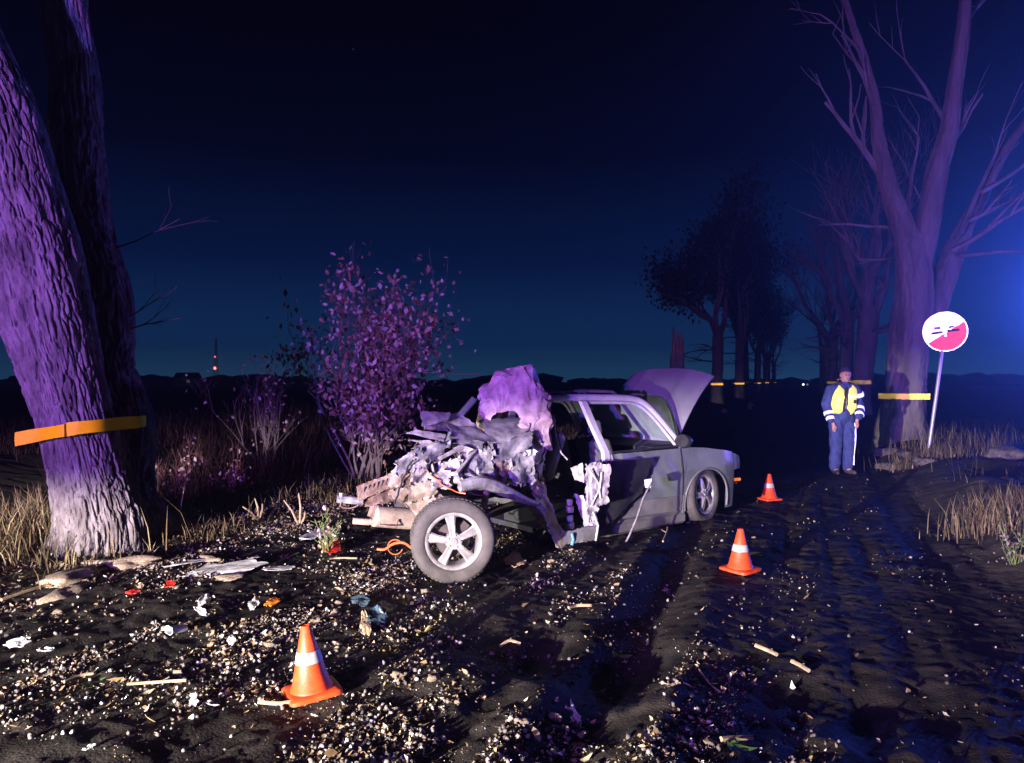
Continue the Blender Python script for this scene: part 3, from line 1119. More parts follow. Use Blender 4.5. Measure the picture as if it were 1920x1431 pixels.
# bonnet, standing open on its hinges: outer skin faces back towards the camera
nx, ny = 26, 30
pts = np.zeros((nx, ny, 3))
for i in range(nx):
    a = i / (nx - 1)
    for j in range(ny):
        b = j / (ny - 1) * 2 - 1
        half = .67 - .02 * a
        L_ = 1.05 * a
        bulge = .055 * (1 - b * b) * math.sin(min(1, a * 1.2) * 1.57) + .035 * a ** 6 * -1 - .03 * abs(b) ** 8
        crease = .018 * math.exp(-((abs(b) - .52) / .05) ** 2) * (1 - .3 * a)
        fwd = L_ * (1 + .06 * (1 - b * b) * a)
        up = bulge + crease + .03 * math.sin(a * 3.1) + (.06 * max(0, b - .2) * a)
        ang = R(50)
        x = -.37 + fwd * math.cos(ang) - up * math.sin(ang)
        z = .90 + fwd * math.sin(ang) + up * math.cos(ang)
        pts[i, j] = (x, b * half, z)
mb = MB()
mb.grid(pts, nx, ny, .018)
m_hood = mat('bonnet paint', (0.27, 0.27, 0.29), rough=0.36, var=.2, scale=2.0, metal=.2, coat=.25)
tag(mb.build('bonnet', m_hood, car, smooth=True), 'bonnet standing open')
mb = MB()
mb.tube([(.3, .55, .75), (.2, .5, 1.2), (.05, .45, 1.42)], .008, 6)
mb.build('bonnet_stay', m_black, car)
# engine bay
mb = MB()
mb.box((.12, 0, .55), (.95, 1.2, .12))
mb.box((.2, .1, .68), (.5, .55, .18))
mb.box((-.1, -.35, .70), (.3, .3, .14))
mb.box((-.36, 0, .68), (.05, 1.45, .36))
mb.build('engine', m_black, car)

# windscreen, pillars, roof
mb = MB()
g = np.zeros((8, 10, 3))
for i in range(8):
    a = i / 7
    for j in range(10):
        b = j / 9 * 2 - 1
        g[i, j] = (-.37 - .47 * a + .10 * (1 - b * b) * (1 - a * .5), b * (.72 - .15 * a), .90 + .50 * a)
mb.grid(g, 8, 10, .005)
mb.build('windscreen', m_glass, car, smooth=True)


def pillar(name, pts, wx, wy, m=m_paint, label=None):
    """Box-section pillar along pts; wx along the car, wy across."""
    vs, fs = [], []
    for q in pts:
        q = Vector(q)
        for sx_, sy_ in ((-1, -1), (1, -1), (1, 1), (-1, 1)):
            vs.append(q + Vector((sx_ * wx / 2, sy_ * wy / 2, 0)))
    for i in range(len(pts) - 1):
        for k in range(4):
            fs.append((i * 4 + k, i * 4 + (k + 1) % 4, i * 4 + 4 + (k + 1) % 4, i * 4 + 4 + k))
    n = len(pts)
    fs += [(3, 2, 1, 0), (n * 4 - 4, n * 4 - 3, n * 4 - 2, n * 4 - 1)]
    o = MB().add(vs, fs).build(name, m, car)
    bv = o.modifiers.new('b', 'BEVEL')
    bv.width = .008
    bv.segments = 2
    return tag(o, label) if label else o


m_pframe = mat('pale door frame', (0.62, 0.60, 0.63), rough=.4, var=.25, metal=.2)
for sd in (-1, 1):
    mb = MB()
    a_pts = [(-.36, sd * .775, .875), (-.52, sd * .735, 1.06), (-.68, sd * .685, 1.24), (-.82, sd * .635, 1.365), (-1.0, sd * .605, 1.415), (-1.4, sd * .598, 1.43), (-1.8, sd * .598, 1.435), (-2.16, sd * .60, 1.425)]
    mb.tube(bez([(*q, 0) for q in a_pts], 6)[:, :3].tolist(), .034, 8, squash=.8)
    mb.build('roof_rail', m_pframe, car, smooth=True)
    mb = MB()
    i_pts = [(-.47, sd * .775, .90), (-.60, sd * .73, 1.06), (-.74, sd * .68, 1.22), (-.87, sd * .64, 1.325), (-1.02, sd * .62, 1.365), (-1.4, sd * .612, 1.378), (-1.68, sd * .61, 1.38)]
    mb.tube(bez([(*q, 0) for q in i_pts], 6)[:, :3].tolist(), .017, 6)
    mb.build('window_frame', m_pframe, car, smooth=True)
pillar('middle_pillar', [(-1.50, -.805, .16), (-1.52, -.815, .60), (-1.535, -.785, .88), (-1.62, -.70, 1.14), (-1.70, -.622, 1.40)], .085, .05, m_pframe)
pillar('middle_pillar', [(-1.50, .805, .16), (-1.52, .815, .60), (-1.535, .785, .88), (-1.62, .70, 1.14), (-1.70, .622, 1.40)], .085, .05)
g = np.zeros((22, 16, 3))
rr_ = np.random.default_rng(3)
for i in range(22):
    a = i / 21
    for j in range(16):
        b = j / 15 * 2 - 1
        dent = -.05 * math.exp(-((a - .62) / .10) ** 2 - ((b + .2) / .6) ** 2)
        g[i, j] = (-.84 - 1.32 * a - (.06 * rr_.random() if i == 21 else 0), b * .59, 1.405 + .045 * (1 - b * b) + .012 * math.sin(a * 3.1) + dent)
MB().grid(g[::-1], 22, 16, .004).build('roof', m_paint, car, smooth=True)
# buckled roof bars seen on top
for k, (y0, y1, x0, x1) in enumerate([(-.46, -.40, -1.05, -2.05), (.46, .42, -1.0, -2.1)]):
    mb = MB()
    mb.tube([(x0, y0, 1.45), (x0 - .08, y0, 1.49), ((x0 + x1) / 2, (y0 + y1) / 2, 1.50), (x1 + .08, y1, 1.48), (x1, y1, 1.44)], .02, 8)
    mb.build('roof_bar', m_dull, car, smooth=True)
torn('roof_flap', [(-1.45, -.45, 1.45), (-1.85, -.48, 1.47), (-1.9, .1, 1.55), (-1.5, .15, 1.50)], .035, 9, m_pale, 10, 8, label='buckled strip of the roof')

# doors
def buckle(p_):
    x, z = p_[..., 0], p_[..., 2]
    a = sstep(-1.0, -1.475, x)
    p_[..., 1] -= a * (.045 * np.sin((z - .17) * 4.2) + .022 * (1 - 2 * np.abs(vnoise(x * 7, z * 5, seed=81))))
    p_[..., 1] -= .008 * (1 - 2 * np.abs(vnoise(x * 4 + z * 3, z * 3, seed=82)))
    p_[..., 2] += a * .02 * vnoise(x * 9, z * 2, seed=83)
    return p_


side_panel('front_door', -1.475, -.425, .175, lambda x: .865 + .01 * x, m_paint, -1, 40, 24, thick=.03, fn=buckle)
mb = MB()
mb.tube([(-.42, -float(ys(z)) - .003, z) for z in np.linspace(.18, .86, 9)], .006, 5)
mb.build('door_gap', m_black, car)
mb = MB()
pts = [(-1.47, -.815, .872), (-1.0, -.81, .878), (-.46, -.80, .885)]
mb.tube(pts, .012, 6)
mb.build('window_seal', m_black, car)
mb = MB().box((-1.28, -.862, .765), (.19, .022, .032))
mb.tube([(-1.37, -.85, .765), (-1.37, -.875, .765), (-1.19, -.875, .765), (-1.19, -.85, .765)], .010, 6)
mb.build('door_handle', m_paint, car)
side_panel('door_cladding', -1.47, -.43, .19, .345, m_dull, -1, 14, 6, thick=.008, off=.012)
side_panel('wing_cladding', -.41, -.375, .14, .345, m_dull, -1, 4, 6, thick=.008, off=.012)
mb = MB()
mb.tube([(-.36, -.80, .90), (-.42, -.86, .93)], .02, 6)
o = mb.build('mirror_arm', m_black, car)
mb = MB()
mb.lathe([(0, -.05), (.05, -.045), (.075, -.02), (.08, .02), (.07, .05), (0, .06)], 14, Matrix.Translation((-.47, -.91, .945)) @ Matrix.Rotation(R(-80), 4, 'Y') @ Matrix.Diagonal((1, 1.35, 1, 1)))
mb.build('mirror', m_black, car, smooth=True)
for (x0, x1) in ((-1.475, -.425), (-2.38, -1.56)):
    side_panel('far_door', x0, x1, .175, .87, m_cabin, 1, 12, 10, thick=.05)
mb = MB()
mb.tube([(-2.45, .80, .87), (-2.40, .72, 1.15), (-2.2, .62, 1.41)], .04, 8)
mb.build('rear_pillar', m_paint, car)

# sill
pts = []
for i, x in enumerate(np.linspace(-.38, -2.19, 30)):
    sag = -.04 * ((-.38 - x) / 1.8) ** 2
    w = .012 * math.sin(i * 1.7) * (x < -1.5)
    pts.append([(x, -.72, .05 + sag), (x, -.80 + w, .03 + sag), (x, -.838 + w, .06 + sag), (x, -.84 + w, .13 + sag), (x, -.80 + w, .165 + sag), (x, -.70, .17 + sag)])
MB().grid(np.array(pts), 30, 6, .003).build('sill', m_dull, car)
mb = MB()
mb.box((-1.25, 0, .10), (1.9, 1.42, .05))
mb.box((-1.3, 0, .20), (1.7, .26, .15))
mb.build('floor_pan', m_cabin, car)

# cabin: dashboard, steering wheel, seats
mb = MB()
mb.box((-.52, 0, .80), (.30, 1.36, .20), Matrix.Rotation(-.2, 3, 'Y'))
mb.box((-.48, 0, .62), (.22, 1.30, .30))
o = mb.build('dashboard', m_cabin, car)
bv = o.modifiers.new('b', 'BEVEL')
bv.width = .03
bv.segments = 3
mb = MB()
Mw = Matrix.Translation((-.80, .36, .86)) @ Matrix.Rotation(R(-65), 4, 'Y')
ring = [Mw @ Vector((.18 * math.cos(a), .18 * math.sin(a), 0)) for a in np.linspace(0, 6.28, 25)]
mb.tube(ring, .014, 6)
mb.box(Mw @ Vector((0, 0, -.01)), (.10, .30, .03), Mw.to_3x3())
mb.build('steering_wheel', m_black, car, smooth=True)
m_seat = mat('grey seat cloth', (0.10, 0.10, 0.115), rough=.9, var=.35, scale=14)


def seat(x, y, rot=0.0, w=.48, hr=True, name='seat'):
    mb = MB()
    mb.box((x + .12, y, .36), (.52, w, .17), Matrix.Rotation(-.08, 3, 'Y'))
    mb.box((x - .20, y, .70), (.15, w * .96, .60), Matrix.Rotation(-.26 + rot, 3, 'Y'))
    o = mb.build(name, m_seat, car)
    b_ = o.modifiers.new('b', 'BEVEL')
    b_.width = .05
    b_.segments = 3
    if hr:
        h = MB().box((x - .32, y, 1.10), (.10, .26, .17), Matrix.Rotation(-.2, 3, 'Y')).build('headrest', m_seat, o)
        b_ = h.modifiers.new('b', 'BEVEL')
        b_.width = .035
        b_.segments = 3
    return o


seat(-1.02, -.36, -.15)
seat(-1.05, .36)
seat(-1.95, .30, .1, w=.75, name='rear_bench')

# --- everything torn open behind the front door
# rear door remnant folded outwards, its inside showing
m_remn = mat('scraped door metal', (0.36, 0.34, 0.36), rough=.45, col2=(.07, .06, .065), scale=11, metal=.1, bump=.004, bscale=25)
torn('rear_door_remnant', [K(1122, 868, 7.55), K(1143, 872, 7.40), K(1139, 945, 7.38), K(1120, 950, 7.55)], .03, 21, m_remn, 10, 14, label='remnant of the rear door folded outwards')
torn('rear_door_remnant', [K(1098, 872, 7.62), K(1126, 866, 7.58), K(1117, 1008, 7.45), K(1100, 960, 7.56)], .06, 22, m_remn, 12, 22, label='crumpled inner skin of the rear door')
torn('rear_door_remnant', [K(1070, 878, 7.66), K(1092, 868, 7.62), K(1096, 905, 7.60), K(1078, 900, 7.66)], .02, 23, m_pale, 8, 8)
torn('rear_door_remnant', [K(1076, 925, 7.66), K(1094, 930, 7.60), K(1114, 1000, 7.48), K(1100, 1000, 7.55)], .035, 24, m_pale, 8, 14)
mb = MB()
for (a, b, r_) in [((1105, 880, 7.5), (1126, 935, 7.44), .012), ((1128, 885, 7.43), (1108, 950, 7.47), .009), ((1112, 960, 7.45), (1117, 1014, 7.42), .012)]:
    p0, p1 = K(*a), K(*b)
    mb.tube([p0, p0.lerp(p1, .5) + Vector((.02, -.03, .01)), p1], r_, 6)
mb.build('door_latch_rods', m_silver, car)
mb = MB()
for (v, r_) in [(942, .028), (955, .038), (972, .034), (985, .045)]:
    q = K(1068, v, 7.58)
    mb.lathe([(0, -.03), (r_, -.03), (r_ * 1.1, 0), (r_, .03), (0, .03)], 14, Matrix.Translation(q))
mb.build('seat_belt_reel', m_pale, car, smooth=True)
# strip of trim hanging from the door to the road
mb = MB()
gq = gh(P(1174, 1016, 7.3).x, P(1174, 1016, 7.3).y)
pp = [K(1222, 903, 7.72), K(1206, 935, 7.55), K(1194, 972, 7.42), K(1180, 1005, 7.33), K(1174, 1016, 7.30)]
gr = []
for q in pp:
    gr.append([q + Vector((-.016, 0, 0)), q + Vector((0, -.006, 0)), q + Vector((.016, 0, 0))])
mb.grid(np.array(gr), 5, 3, .006)
mb.build('hanging_trim', m_pale, car)
torn('torn_clip', [K(1208, 900, 7.76), K(1222, 897, 7.74), K(1221, 915, 7.73), K(1210, 915, 7.75)], .008, 77, m_pale, 6, 6)
# seat belt / cable in the door opening
mb = MB()
mb.tube(bez([(*K(1039, 778, 7.45), 0), (*K(1042, 815, 7.45), 0), (*K(1050, 845, 7.46), 0), (*K(1064, 862, 7.48), 0)], 6)[:, :3].tolist(), .008, 6)
mb.build('seat_belt', m_pale, car)
# torn rear pillar and wheel-arch edge
torn('rear_pillar_remnant', [K(985, 800, 7.15), K(1030, 772, 7.42), K(1022, 880, 7.35), K(992, 900, 7.10)], .07, 31, m_silver, 16, 24, folds=7, label='crushed rear pillar')
torn('rear_pillar_remnant', [K(1008, 742, 7.45), K(1034, 748, 7.48), K(1030, 800, 7.44), K(1000, 800, 7.38)], .045, 32, m_pale, 14, 14, folds=6)
torn('rear_pillar_remnant', [K(992, 880, 7.05), K(1016, 860, 7.28), K(1022, 930, 7.25), K(1000, 935, 7.05)], .05, 33, m_pale, 12, 16, folds=6)
for k, (a, b, c, d, sd) in enumerate([((995, 915, 6.98), (1018, 905, 7.2), (1040, 965, 7.28), (1012, 955, 7.05), 34), ((1012, 950, 7.05), (1036, 950, 7.28), (1058, 1008, 7.36), (1030, 1000, 7.12), 35), ((1026, 985, 7.1), (1052, 985, 7.32), (1066, 1024, 7.36), (1046, 1028, 7.18), 36)]):
    torn('wheel_arch_edge', [K(*a), K(*b), K(*c), K(*d)], .035, sd, [m_pale, m_beige, m_beige][k], 12, 14, folds=6, label='torn lit edge of the rear wheel arch' if k == 0 else None)
torn('wheel_arch_liner', [K(976, 905, 7.0), K(1008, 915, 7.08), K(1030, 1000, 7.14), K(1000, 970, 7.02)], .05, 37, m_rust, 10, 14)
mb = MB()
q = K(1072, 1012, 7.30)
mb.tube([q + Vector((0, 0, .06)), q + Vector((.01, -.01, 0)), q + Vector((-.01, -.01, -.05))], .014, 6)
mb.build('plastic_strip', m_bluerag, car)
torn('sill_end', [K(1040, 1000, 7.26), K(1120, 985, 7.48), K(1122, 1012, 7.46), K(1048, 1024, 7.22)], .03, 38, m_dull, 18, 8)

# left-over quarter panel, bent down towards the wheel
torn('quarter_panel', [K(905, 792, 7.0), K(1004, 792, 7.3), K(985, 812, 7.05), K(918, 842, 6.75)], .022, 41, m_silver, 16, 12, label='bluish grey sheet of the quarter panel')
torn('quarter_panel', [K(915, 842, 6.75), K(1000, 806, 7.1), K(990, 850, 7.0), K(930, 880, 6.72)], .04, 42, m_silver, 18, 14, folds=6)
torn('quarter_panel', [K(925, 870, 6.72), K(1000, 846, 7.0), K(1004, 905, 6.98), K(930, 920, 6.66)], .10, 43, m_silver, 20, 16, folds=7)
torn('inner_wheel_housing', [K(855, 852, 6.55), K(925, 838, 6.75), K(930, 905, 6.62), K(862, 912, 6.42)], .09, 44, m_silver, 20, 18, folds=6, label='large crumpled inner wheel housing')
torn('inner_wheel_housing', [K(818, 866, 6.42), K(862, 856, 6.5), K(868, 905, 6.40), K(826, 915, 6.32)], .07, 45, m_pale, 16, 14, folds=6)
torn('inner_wheel_housing', [K(925, 868, 6.7), K(960, 862, 6.85), K(962, 908, 6.8), K(928, 912, 6.62)], .05, 46, m_rust, 12, 12)
# pressed arm reaching from the wheel to the sill
mb = MB()
cl = bez([(*K(862, 912, 6.28), .05), (*K(905, 905, 6.42), .055), (*K(945, 920, 6.6), .052), (*K(985, 938, 6.85), .036), (*K(1008, 945, 7.0), .02)], 8)
mb.tube(cl[:, :3].tolist(), cl[:, 3].tolist(), 8, squash=.6)
mb.build('suspension_arm', m_silver, car)
# lamp aperture frame, lying open
fr = [K(808, 868, 6.38), K(868, 838, 6.62), K(890, 846, 6.66), K(856, 888, 6.36), K(815, 892, 6.32)]
mb = MB()
mb.tube(fr + [fr[0]], .020, 6)
mb.build('lamp_aperture', m_pale, car)
torn('rear_panel', [K(845, 836, 6.62), K(885, 826, 6.76), K(898, 842, 6.72), K(866, 856, 6.55)], .03, 48, m_pale, 10, 10)
# pale folded tailgate corner on top
g = crumple([K(788, 774, 6.55), K(862, 776, 6.85), K(905, 812, 6.95), K(795, 806, 6.45)], 22, 14, .03, 51, 4)
MB().grid(g, 22, 14, .012).build('tailgate_corner', m_pale, car, smooth=True)['label'] = 'pale folded corner of the tailgate'
torn('tailgate_corner', [K(788, 772, 6.50), K(845, 774, 6.72), K(840, 790, 6.60), K(792, 800, 6.42)], .02, 52, m_pale, 12, 8)
torn('tailgate_strip', [K(760, 812, 6.32), K(780, 806, 6.36), K(836, 815, 6.5), K(832, 828, 6.42)], .012, 53, m_pale, 12, 6, label='white strip sticking out to the left')
torn('tailgate_strip', [K(764, 824, 6.32), K(800, 826, 6.36), K(830, 832, 6.42), K(800, 836, 6.34)], .015, 54, m_pale, 12, 6)
torn('luggage_cover', [K(838, 792, 6.7), K(905, 806, 6.95), K(935, 828, 6.85), K(850, 832, 6.55)], .03, 55, m_silver, 12, 10)
torn('rear_panel', [K(780, 832, 6.30), K(846, 826, 6.52), K(826, 862, 6.40), K(770, 862, 6.22)], .06, 56, m_silver, 18, 14, folds=6, label='crumpled rear panel')
torn('rear_panel', [K(742, 862, 6.18), K(790, 838, 6.32), K(800, 880, 6.28), K(738, 892, 6.10)], .06, 57, m_silver, 16, 14, folds=6)
torn('rear_panel', [K(778, 872, 6.22), K(806, 862, 6.32), K(800, 905, 6.25), K(766, 905, 6.14)], .05, 58, m_pale, 12, 12)
torn('rear_panel', [K(805, 888, 6.28), K(842, 880, 6.36), K(846, 915, 6.30), K(808, 920, 6.22)], .05, 59, m_pale, 12, 12)
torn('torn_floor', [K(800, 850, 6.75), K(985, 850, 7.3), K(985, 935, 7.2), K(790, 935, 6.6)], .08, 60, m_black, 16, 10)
# slotted rusty bumper beam
pa, pb = K(668, 912, 6.05), K(744, 884, 6.25)
pc, pd_ = K(744, 912, 6.22), K(672, 940, 6.02)
gB = crumple([pa, pb, pc, pd_], 20, 8, .012, 61, 3)
MB().grid(gB, 20, 8, .02).build('bumper_beam', m_rust, car)['label'] = 'slotted rusty bumper beam'
mb = MB()
for k in range(6):
    a = .18 + k * .11
    q = pa.lerp(pb, a) * .62 + pd_.lerp(pc, a) * .38
    mb.box(q + (_ci.to_3x3() @ Vector((0, -.012, 0))), (.010, .03, .045), Matrix.Rotation(.3, 3, 'Y'))
mb.build('beam_slots', m_black, car)
torn('rear_panel', [K(736, 880, 6.16), K(775, 880, 6.24), K(770, 912, 6.2), K(728, 915, 6.12)], .04, 62, m_rust, 12, 10)
torn('underbody', [K(722, 925, 6.15), K(800, 900, 6.40), K(835, 935, 6.45), K(780, 962, 6.25)], .05, 63, m_beige, 18, 14, folds=5, label='muddy beige underbody')
torn('underbody', [K(760, 908, 6.2), K(822, 892, 6.35), K(818, 930, 6.35), K(768, 945, 6.2)], .04, 64, m_beige, 14, 12)
torn('underbody', [K(672, 930, 6.05), K(740, 910, 6.25), K(742, 938, 6.22), K(690, 950, 6.08)], .035, 65, m_rust, 14, 8)
# silencer and tail pipe
mb = MB()
a_, b_ = K(702, 968, 6.15), K(800, 975, 6.42)
mb.tube([a_.lerp(b_, -.03), a_, a_.lerp(b_, .5), b_, a_.lerp(b_, 1.03)], [.055, .085, .088, .085, .05], 18)
mb.build('silencer', m_beige, car, smooth=True)
mb = MB()
mb.tube([K(662, 977, 6.06), K(690, 979, 6.10), K(708, 976, 6.16)], .026, 12)
mb.build('tail_pipe', m_beige, car, smooth=True)
mb = MB()
mb.box(K(700, 958, 6.14), (.05, .06, .10), Matrix.Rotation(.3, 3, 'Y'))
mb.tube([K(706, 945, 6.15), K(712, 985, 6.10), K(742, 988, 6.12), K(746, 975, 6.16)], .008, 6)
mb.build('silencer_hanger', m_rust, car)
# tow bar end at the far left
mb = MB()
mb.tube([K(632, 936, 6.0), K(680, 940, 6.06)], .030, 10)
mb.tube([K(640, 936, 6.0), K(640, 924, 6.0)], .018, 8)
mb.build('tow_bar', m_silver, car)
mb = MB()
ctr = K(656, 940, 6.03)
mb.tube([ctr + Vector((.08 * math.cos(a), 0, .035 * math.sin(a) - .02)) for a in np.linspace(0, 6.28, 17)], .006, 5)
mb.build('tow_ring', m_rust, car)
# axle tube behind the wheel, springs
mb = MB()
mb.tube([wc + Vector((0, 0, 0)) - nw * .12, wc - nw * .5 + Vector((.1, 0, .05)), K(985, 940, 7.3)], .045, 8)
mb.build('rear_axle', m_disc, car)
# orange cable near the wheel
mb = MB()
pth = bez([(*K(707, 1030, 5.98), 0), (*K(722, 1030, 5.98), 0), (*K(738, 1020, 6.0), 0), (*K(757, 1018, 6.02), 0), (*K(772, 1028, 6.05), 0)], 8)[:, :3]
mb.tube(pth.tolist(), .010, 6)
mb.tube([K(741 + 14 * math.cos(a), 1026 + 14 * math.sin(a), 6.0) for a in np.linspace(.3, 5.4, 14)], .004, 4)
mb.build('cable', m_cable, car)

# crumpled pinkish roof lining blown up like a hood, open at the bottom
na, nr = 110, 44
g = np.zeros((nr, na, 3))
cb = K(958, 768, 7.22)
_A, _B = np.meshgrid(np.linspace(0, 1, nr), np.linspace(0, 1, na), indexing='ij')
_w = .5 * vnoise(_A * 3, _B * 4, seed=301)
FOLD = 1.1 * (1 - 2 * np.abs(vnoise(_B * 9 + _w * 2.6, _A * 2.4 + _w, seed=302))) + .75 * (1 - 2 * np.abs(vnoise(_B * 17 + _w * 3.5, _A * 3.5 + _B * 3, seed=303))) + .45 * (1 - 2 * np.abs(vnoise(_B * 12 - _A * 8, _A * 10 + _B * 6, seed=305)))
ax_u = (_ci.to_3x3() @ Vector((1, 0, 0)))
ax_d = (_ci.to_3x3() @ Vector((0, 1, 0)))
for i in range(nr):
    a = i / (nr - 1)                                    # 0 at the mouth, 1 at the closed back
    for j in range(na):
        b = j / (na - 1)
        ang = R(-30) + b * R(240)
        sw = math.sin(min(1, a / .5) * 1.5708)          # mouth swells to the full hood
        cl = math.cos(max(0, (a - .45) / .55) * 1.45)   # and closes at the back
        fold = (.043 * FOLD[i, j]) * (.25 + sw)
        rx = (.125 + .185 * sw + fold) * cl ** .6
        rz = (.085 + .36 * sw + fold) * cl ** .6
        xx, zz = rx * math.cos(ang), rz * math.sin(ang)
        low = .10 * sw * max(0, -math.sin(ang))
        q = cb + ax_u * (xx + .06 * sw - .045 + .06 * a) + ax_d * (-.10 + .50 * a ** 1.3) + Vector((0, 0, zz - .10 + .015 * a - low))
        g[i, j] = tuple(q)
MB().grid(g, nr, na, .003).build('roof_lining', m_airbag, car, smooth='facet')['label'] = 'crumpled pink lining standing up behind the roof'
torn('roof_lining', [K(1000, 738, 7.30), K(1030, 745, 7.42), K(1032, 788, 7.42), K(1000, 790, 7.28)], .045, 72, m_airbag, 16, 18, folds=6)
torn('rear_screen_frame', [K(905, 788, 7.1), K(1008, 782, 7.35), K(1004, 796, 7.28), K(908, 800, 6.98)], .02, 73, m_paint, 18, 5)

# springs, damper, wiring: the running gear left bare behind the wheel
mb = MB()
sa, sb2 = K(905, 880, 6.62), K(893, 945, 6.45)
hel = []
for k in range(61):
    a = k / 60
    q = sa.lerp(sb2, a)
    hel.append(q + Vector((.05 * math.cos(a * 6.28 * 5), .05 * math.sin(a * 6.28 * 5), 0)))
mb.tube(hel, .008, 5)
mb.build('coil_spring', m_disc, car, smooth=True)
mb = MB()
mb.tube([K(930, 870, 6.75), K(915, 915, 6.6), K(905, 955, 6.45)], [.022, .03, .03], 10)
mb.build('damper', m_rust, car, smooth=True)
rw_ = random.Random(77)
for k, (a, b, sag) in enumerate([((905, 836, 6.7), (985, 880, 7.0), .10), ((850, 850, 6.5), (920, 900, 6.55), .12), ((800, 880, 6.25), (870, 925, 6.3), .10), ((990, 820, 7.2), (1012, 905, 7.1), .05), ((1030, 790, 7.4), (1010, 870, 7.2), .06), ((770, 862, 6.2), (735, 945, 6.1), .05)]):
    pa_, pb_ = K(*a), K(*b)
    pts = []
    for j in range(9):
        t_ = j / 8
        pts.append(pa_.lerp(pb_, t_) + Vector((rw_.uniform(-.015, .015), rw_.uniform(-.03, .0), -sag * 4 * t_ * (1 - t_) * .5)))
    mb = MB()
    mb.tube(pts, .006 + .002 * (k % 2), 5)
    mb.build('wire', m_black if k % 2 else m_cable if k == 2 else m_cabin, car, smooth=True)
# folded rear seat back seen through the opening
o = MB().box(K(1000, 850, 7.75), (.18, .7, .5), Matrix.Rotation(.4, 3, 'Y')).build('rear_backrest', m_seat, car)
b_ = o.modifiers.new('b', 'BEVEL')
b_.width = .06
b_.segments = 3
# added black sheet standing in for the shadow on the front door's rear half
torn('door_shade_sheet', [K(1122, 866, 7.64), K(1224, 860, 8.10), K(1204, 925, 7.98), K(1124, 998, 7.62)], .022, 91, m_black, 16, 14, folds=4, label='black sheet standing in for shadow on the door')

# ------------------------------------------------------------------ road sign
m_post = mat('galvanised post', (0.52, 0.52, 0.55), rough=.45, metal=.4, var=.25, scale=12)
m_white_r = retro('white sign film', (0.92, 0.95, 0.92), .5, .2)
m_red_r = retro('red sign film', (0.85, 0.04, 0.025), .5, .2)
m_signdark = mat('dark sign print', (0.03, 0.05, 0.05), rough=.5, var=.2)
m_signpale = mat('pale sign print', (0.62, 0.70, 0.66), rough=.5, var=.2)
D_S = 14.0
sb, sc_ = P(1740, 852, D_S), P(1772, 622, D_S)
sgn = thing('road_sign', 'round white and red road sign glaring on a leaning grey post', 'sign')
Rs = 0.365
fz = (Vector((-3.5, -6, 1.4)) - sc_).normalized()       # the plate looks down the road at the traffic
fx = Vector((0, 0, 1)).cross(fz).normalized()
fy = fz.cross(fx)
bk = -fz * .075
mb = MB()
mb.tube([Vector((sb.x, sb.y, gh(sb.x, sb.y) - .2)) + bk, sb + bk, sb.lerp(sc_, .5) + bk, sc_ + bk + Vector((.02, 0, .25))], .032, 12)
mb.build('post', m_post, sgn, smooth=True)
Ms = Matrix.Translation(sc_) @ Matrix((fx, fy, fz)).transposed().to_4x4() @ Matrix.Rotation(R(8), 4, 'Z')
mb = MB()
mb.lathe([(0, 0), (Rs - .01, 0), (Rs, -.004), (Rs, -.02), (0, -.02)], 48, Ms)
plate = mb.build('plate', m_white_r, sgn)
# lower red field with a slanting upper border, 2 mm proud
mb = MB()
ang0, ang1 = R(-150), R(22)
rim = [Vector(((Rs - .022) * math.cos(a), (Rs - .022) * math.sin(a), .003)) for a in np.linspace(ang0, ang1, 28)]
mb.add([Ms @ q for q in rim], [tuple(range(len(rim)))])
mb.build('red_field', m_red_r, plate)
for (x0, x1, y0, y1, mm, nm) in [(-.23, -.03, -.02, .02, m_signdark, 'symbol_bar'), (.03, .24, -.025, .025, m_signdark, 'symbol_bar'), (-.17, -.06, .06, .11, m_signpale, 'symbol'), (.07, .16, .05, .09, m_signpale, 'symbol'), (-.02, .02, -.09, .05, m_white_r, 'symbol')]:
    mb = MB()
    mb.add([Ms @ Vector((x, y, .006)) for x, y in ((x0, y0), (x1, y0), (x1 - .01, y1), (x0 + .01, y1))], [(0, 1, 2, 3)])
    mb.build(nm, mm, plate)
for dz in (-.12, .12):
    MB().box(Ms @ Vector((0, dz, -.035)), (.10, .03, .03)).build('bracket', m_post, sgn)

# ------------------------------------------------------------------ traffic cones
m_orange = mat('orange cone rubber', (0.80, 0.075, 0.012), rough=.5, var=.18, scale=14, bump=.0008, col2=(.58, .05, .010))
m_coneband = mat('grey white cone sleeve', (0.42, 0.42, 0.42), rough=.4, var=.25, scale=16)
m_coneband.node_tree.nodes['Principled BSDF'].inputs['Roughness'].default_value = .4


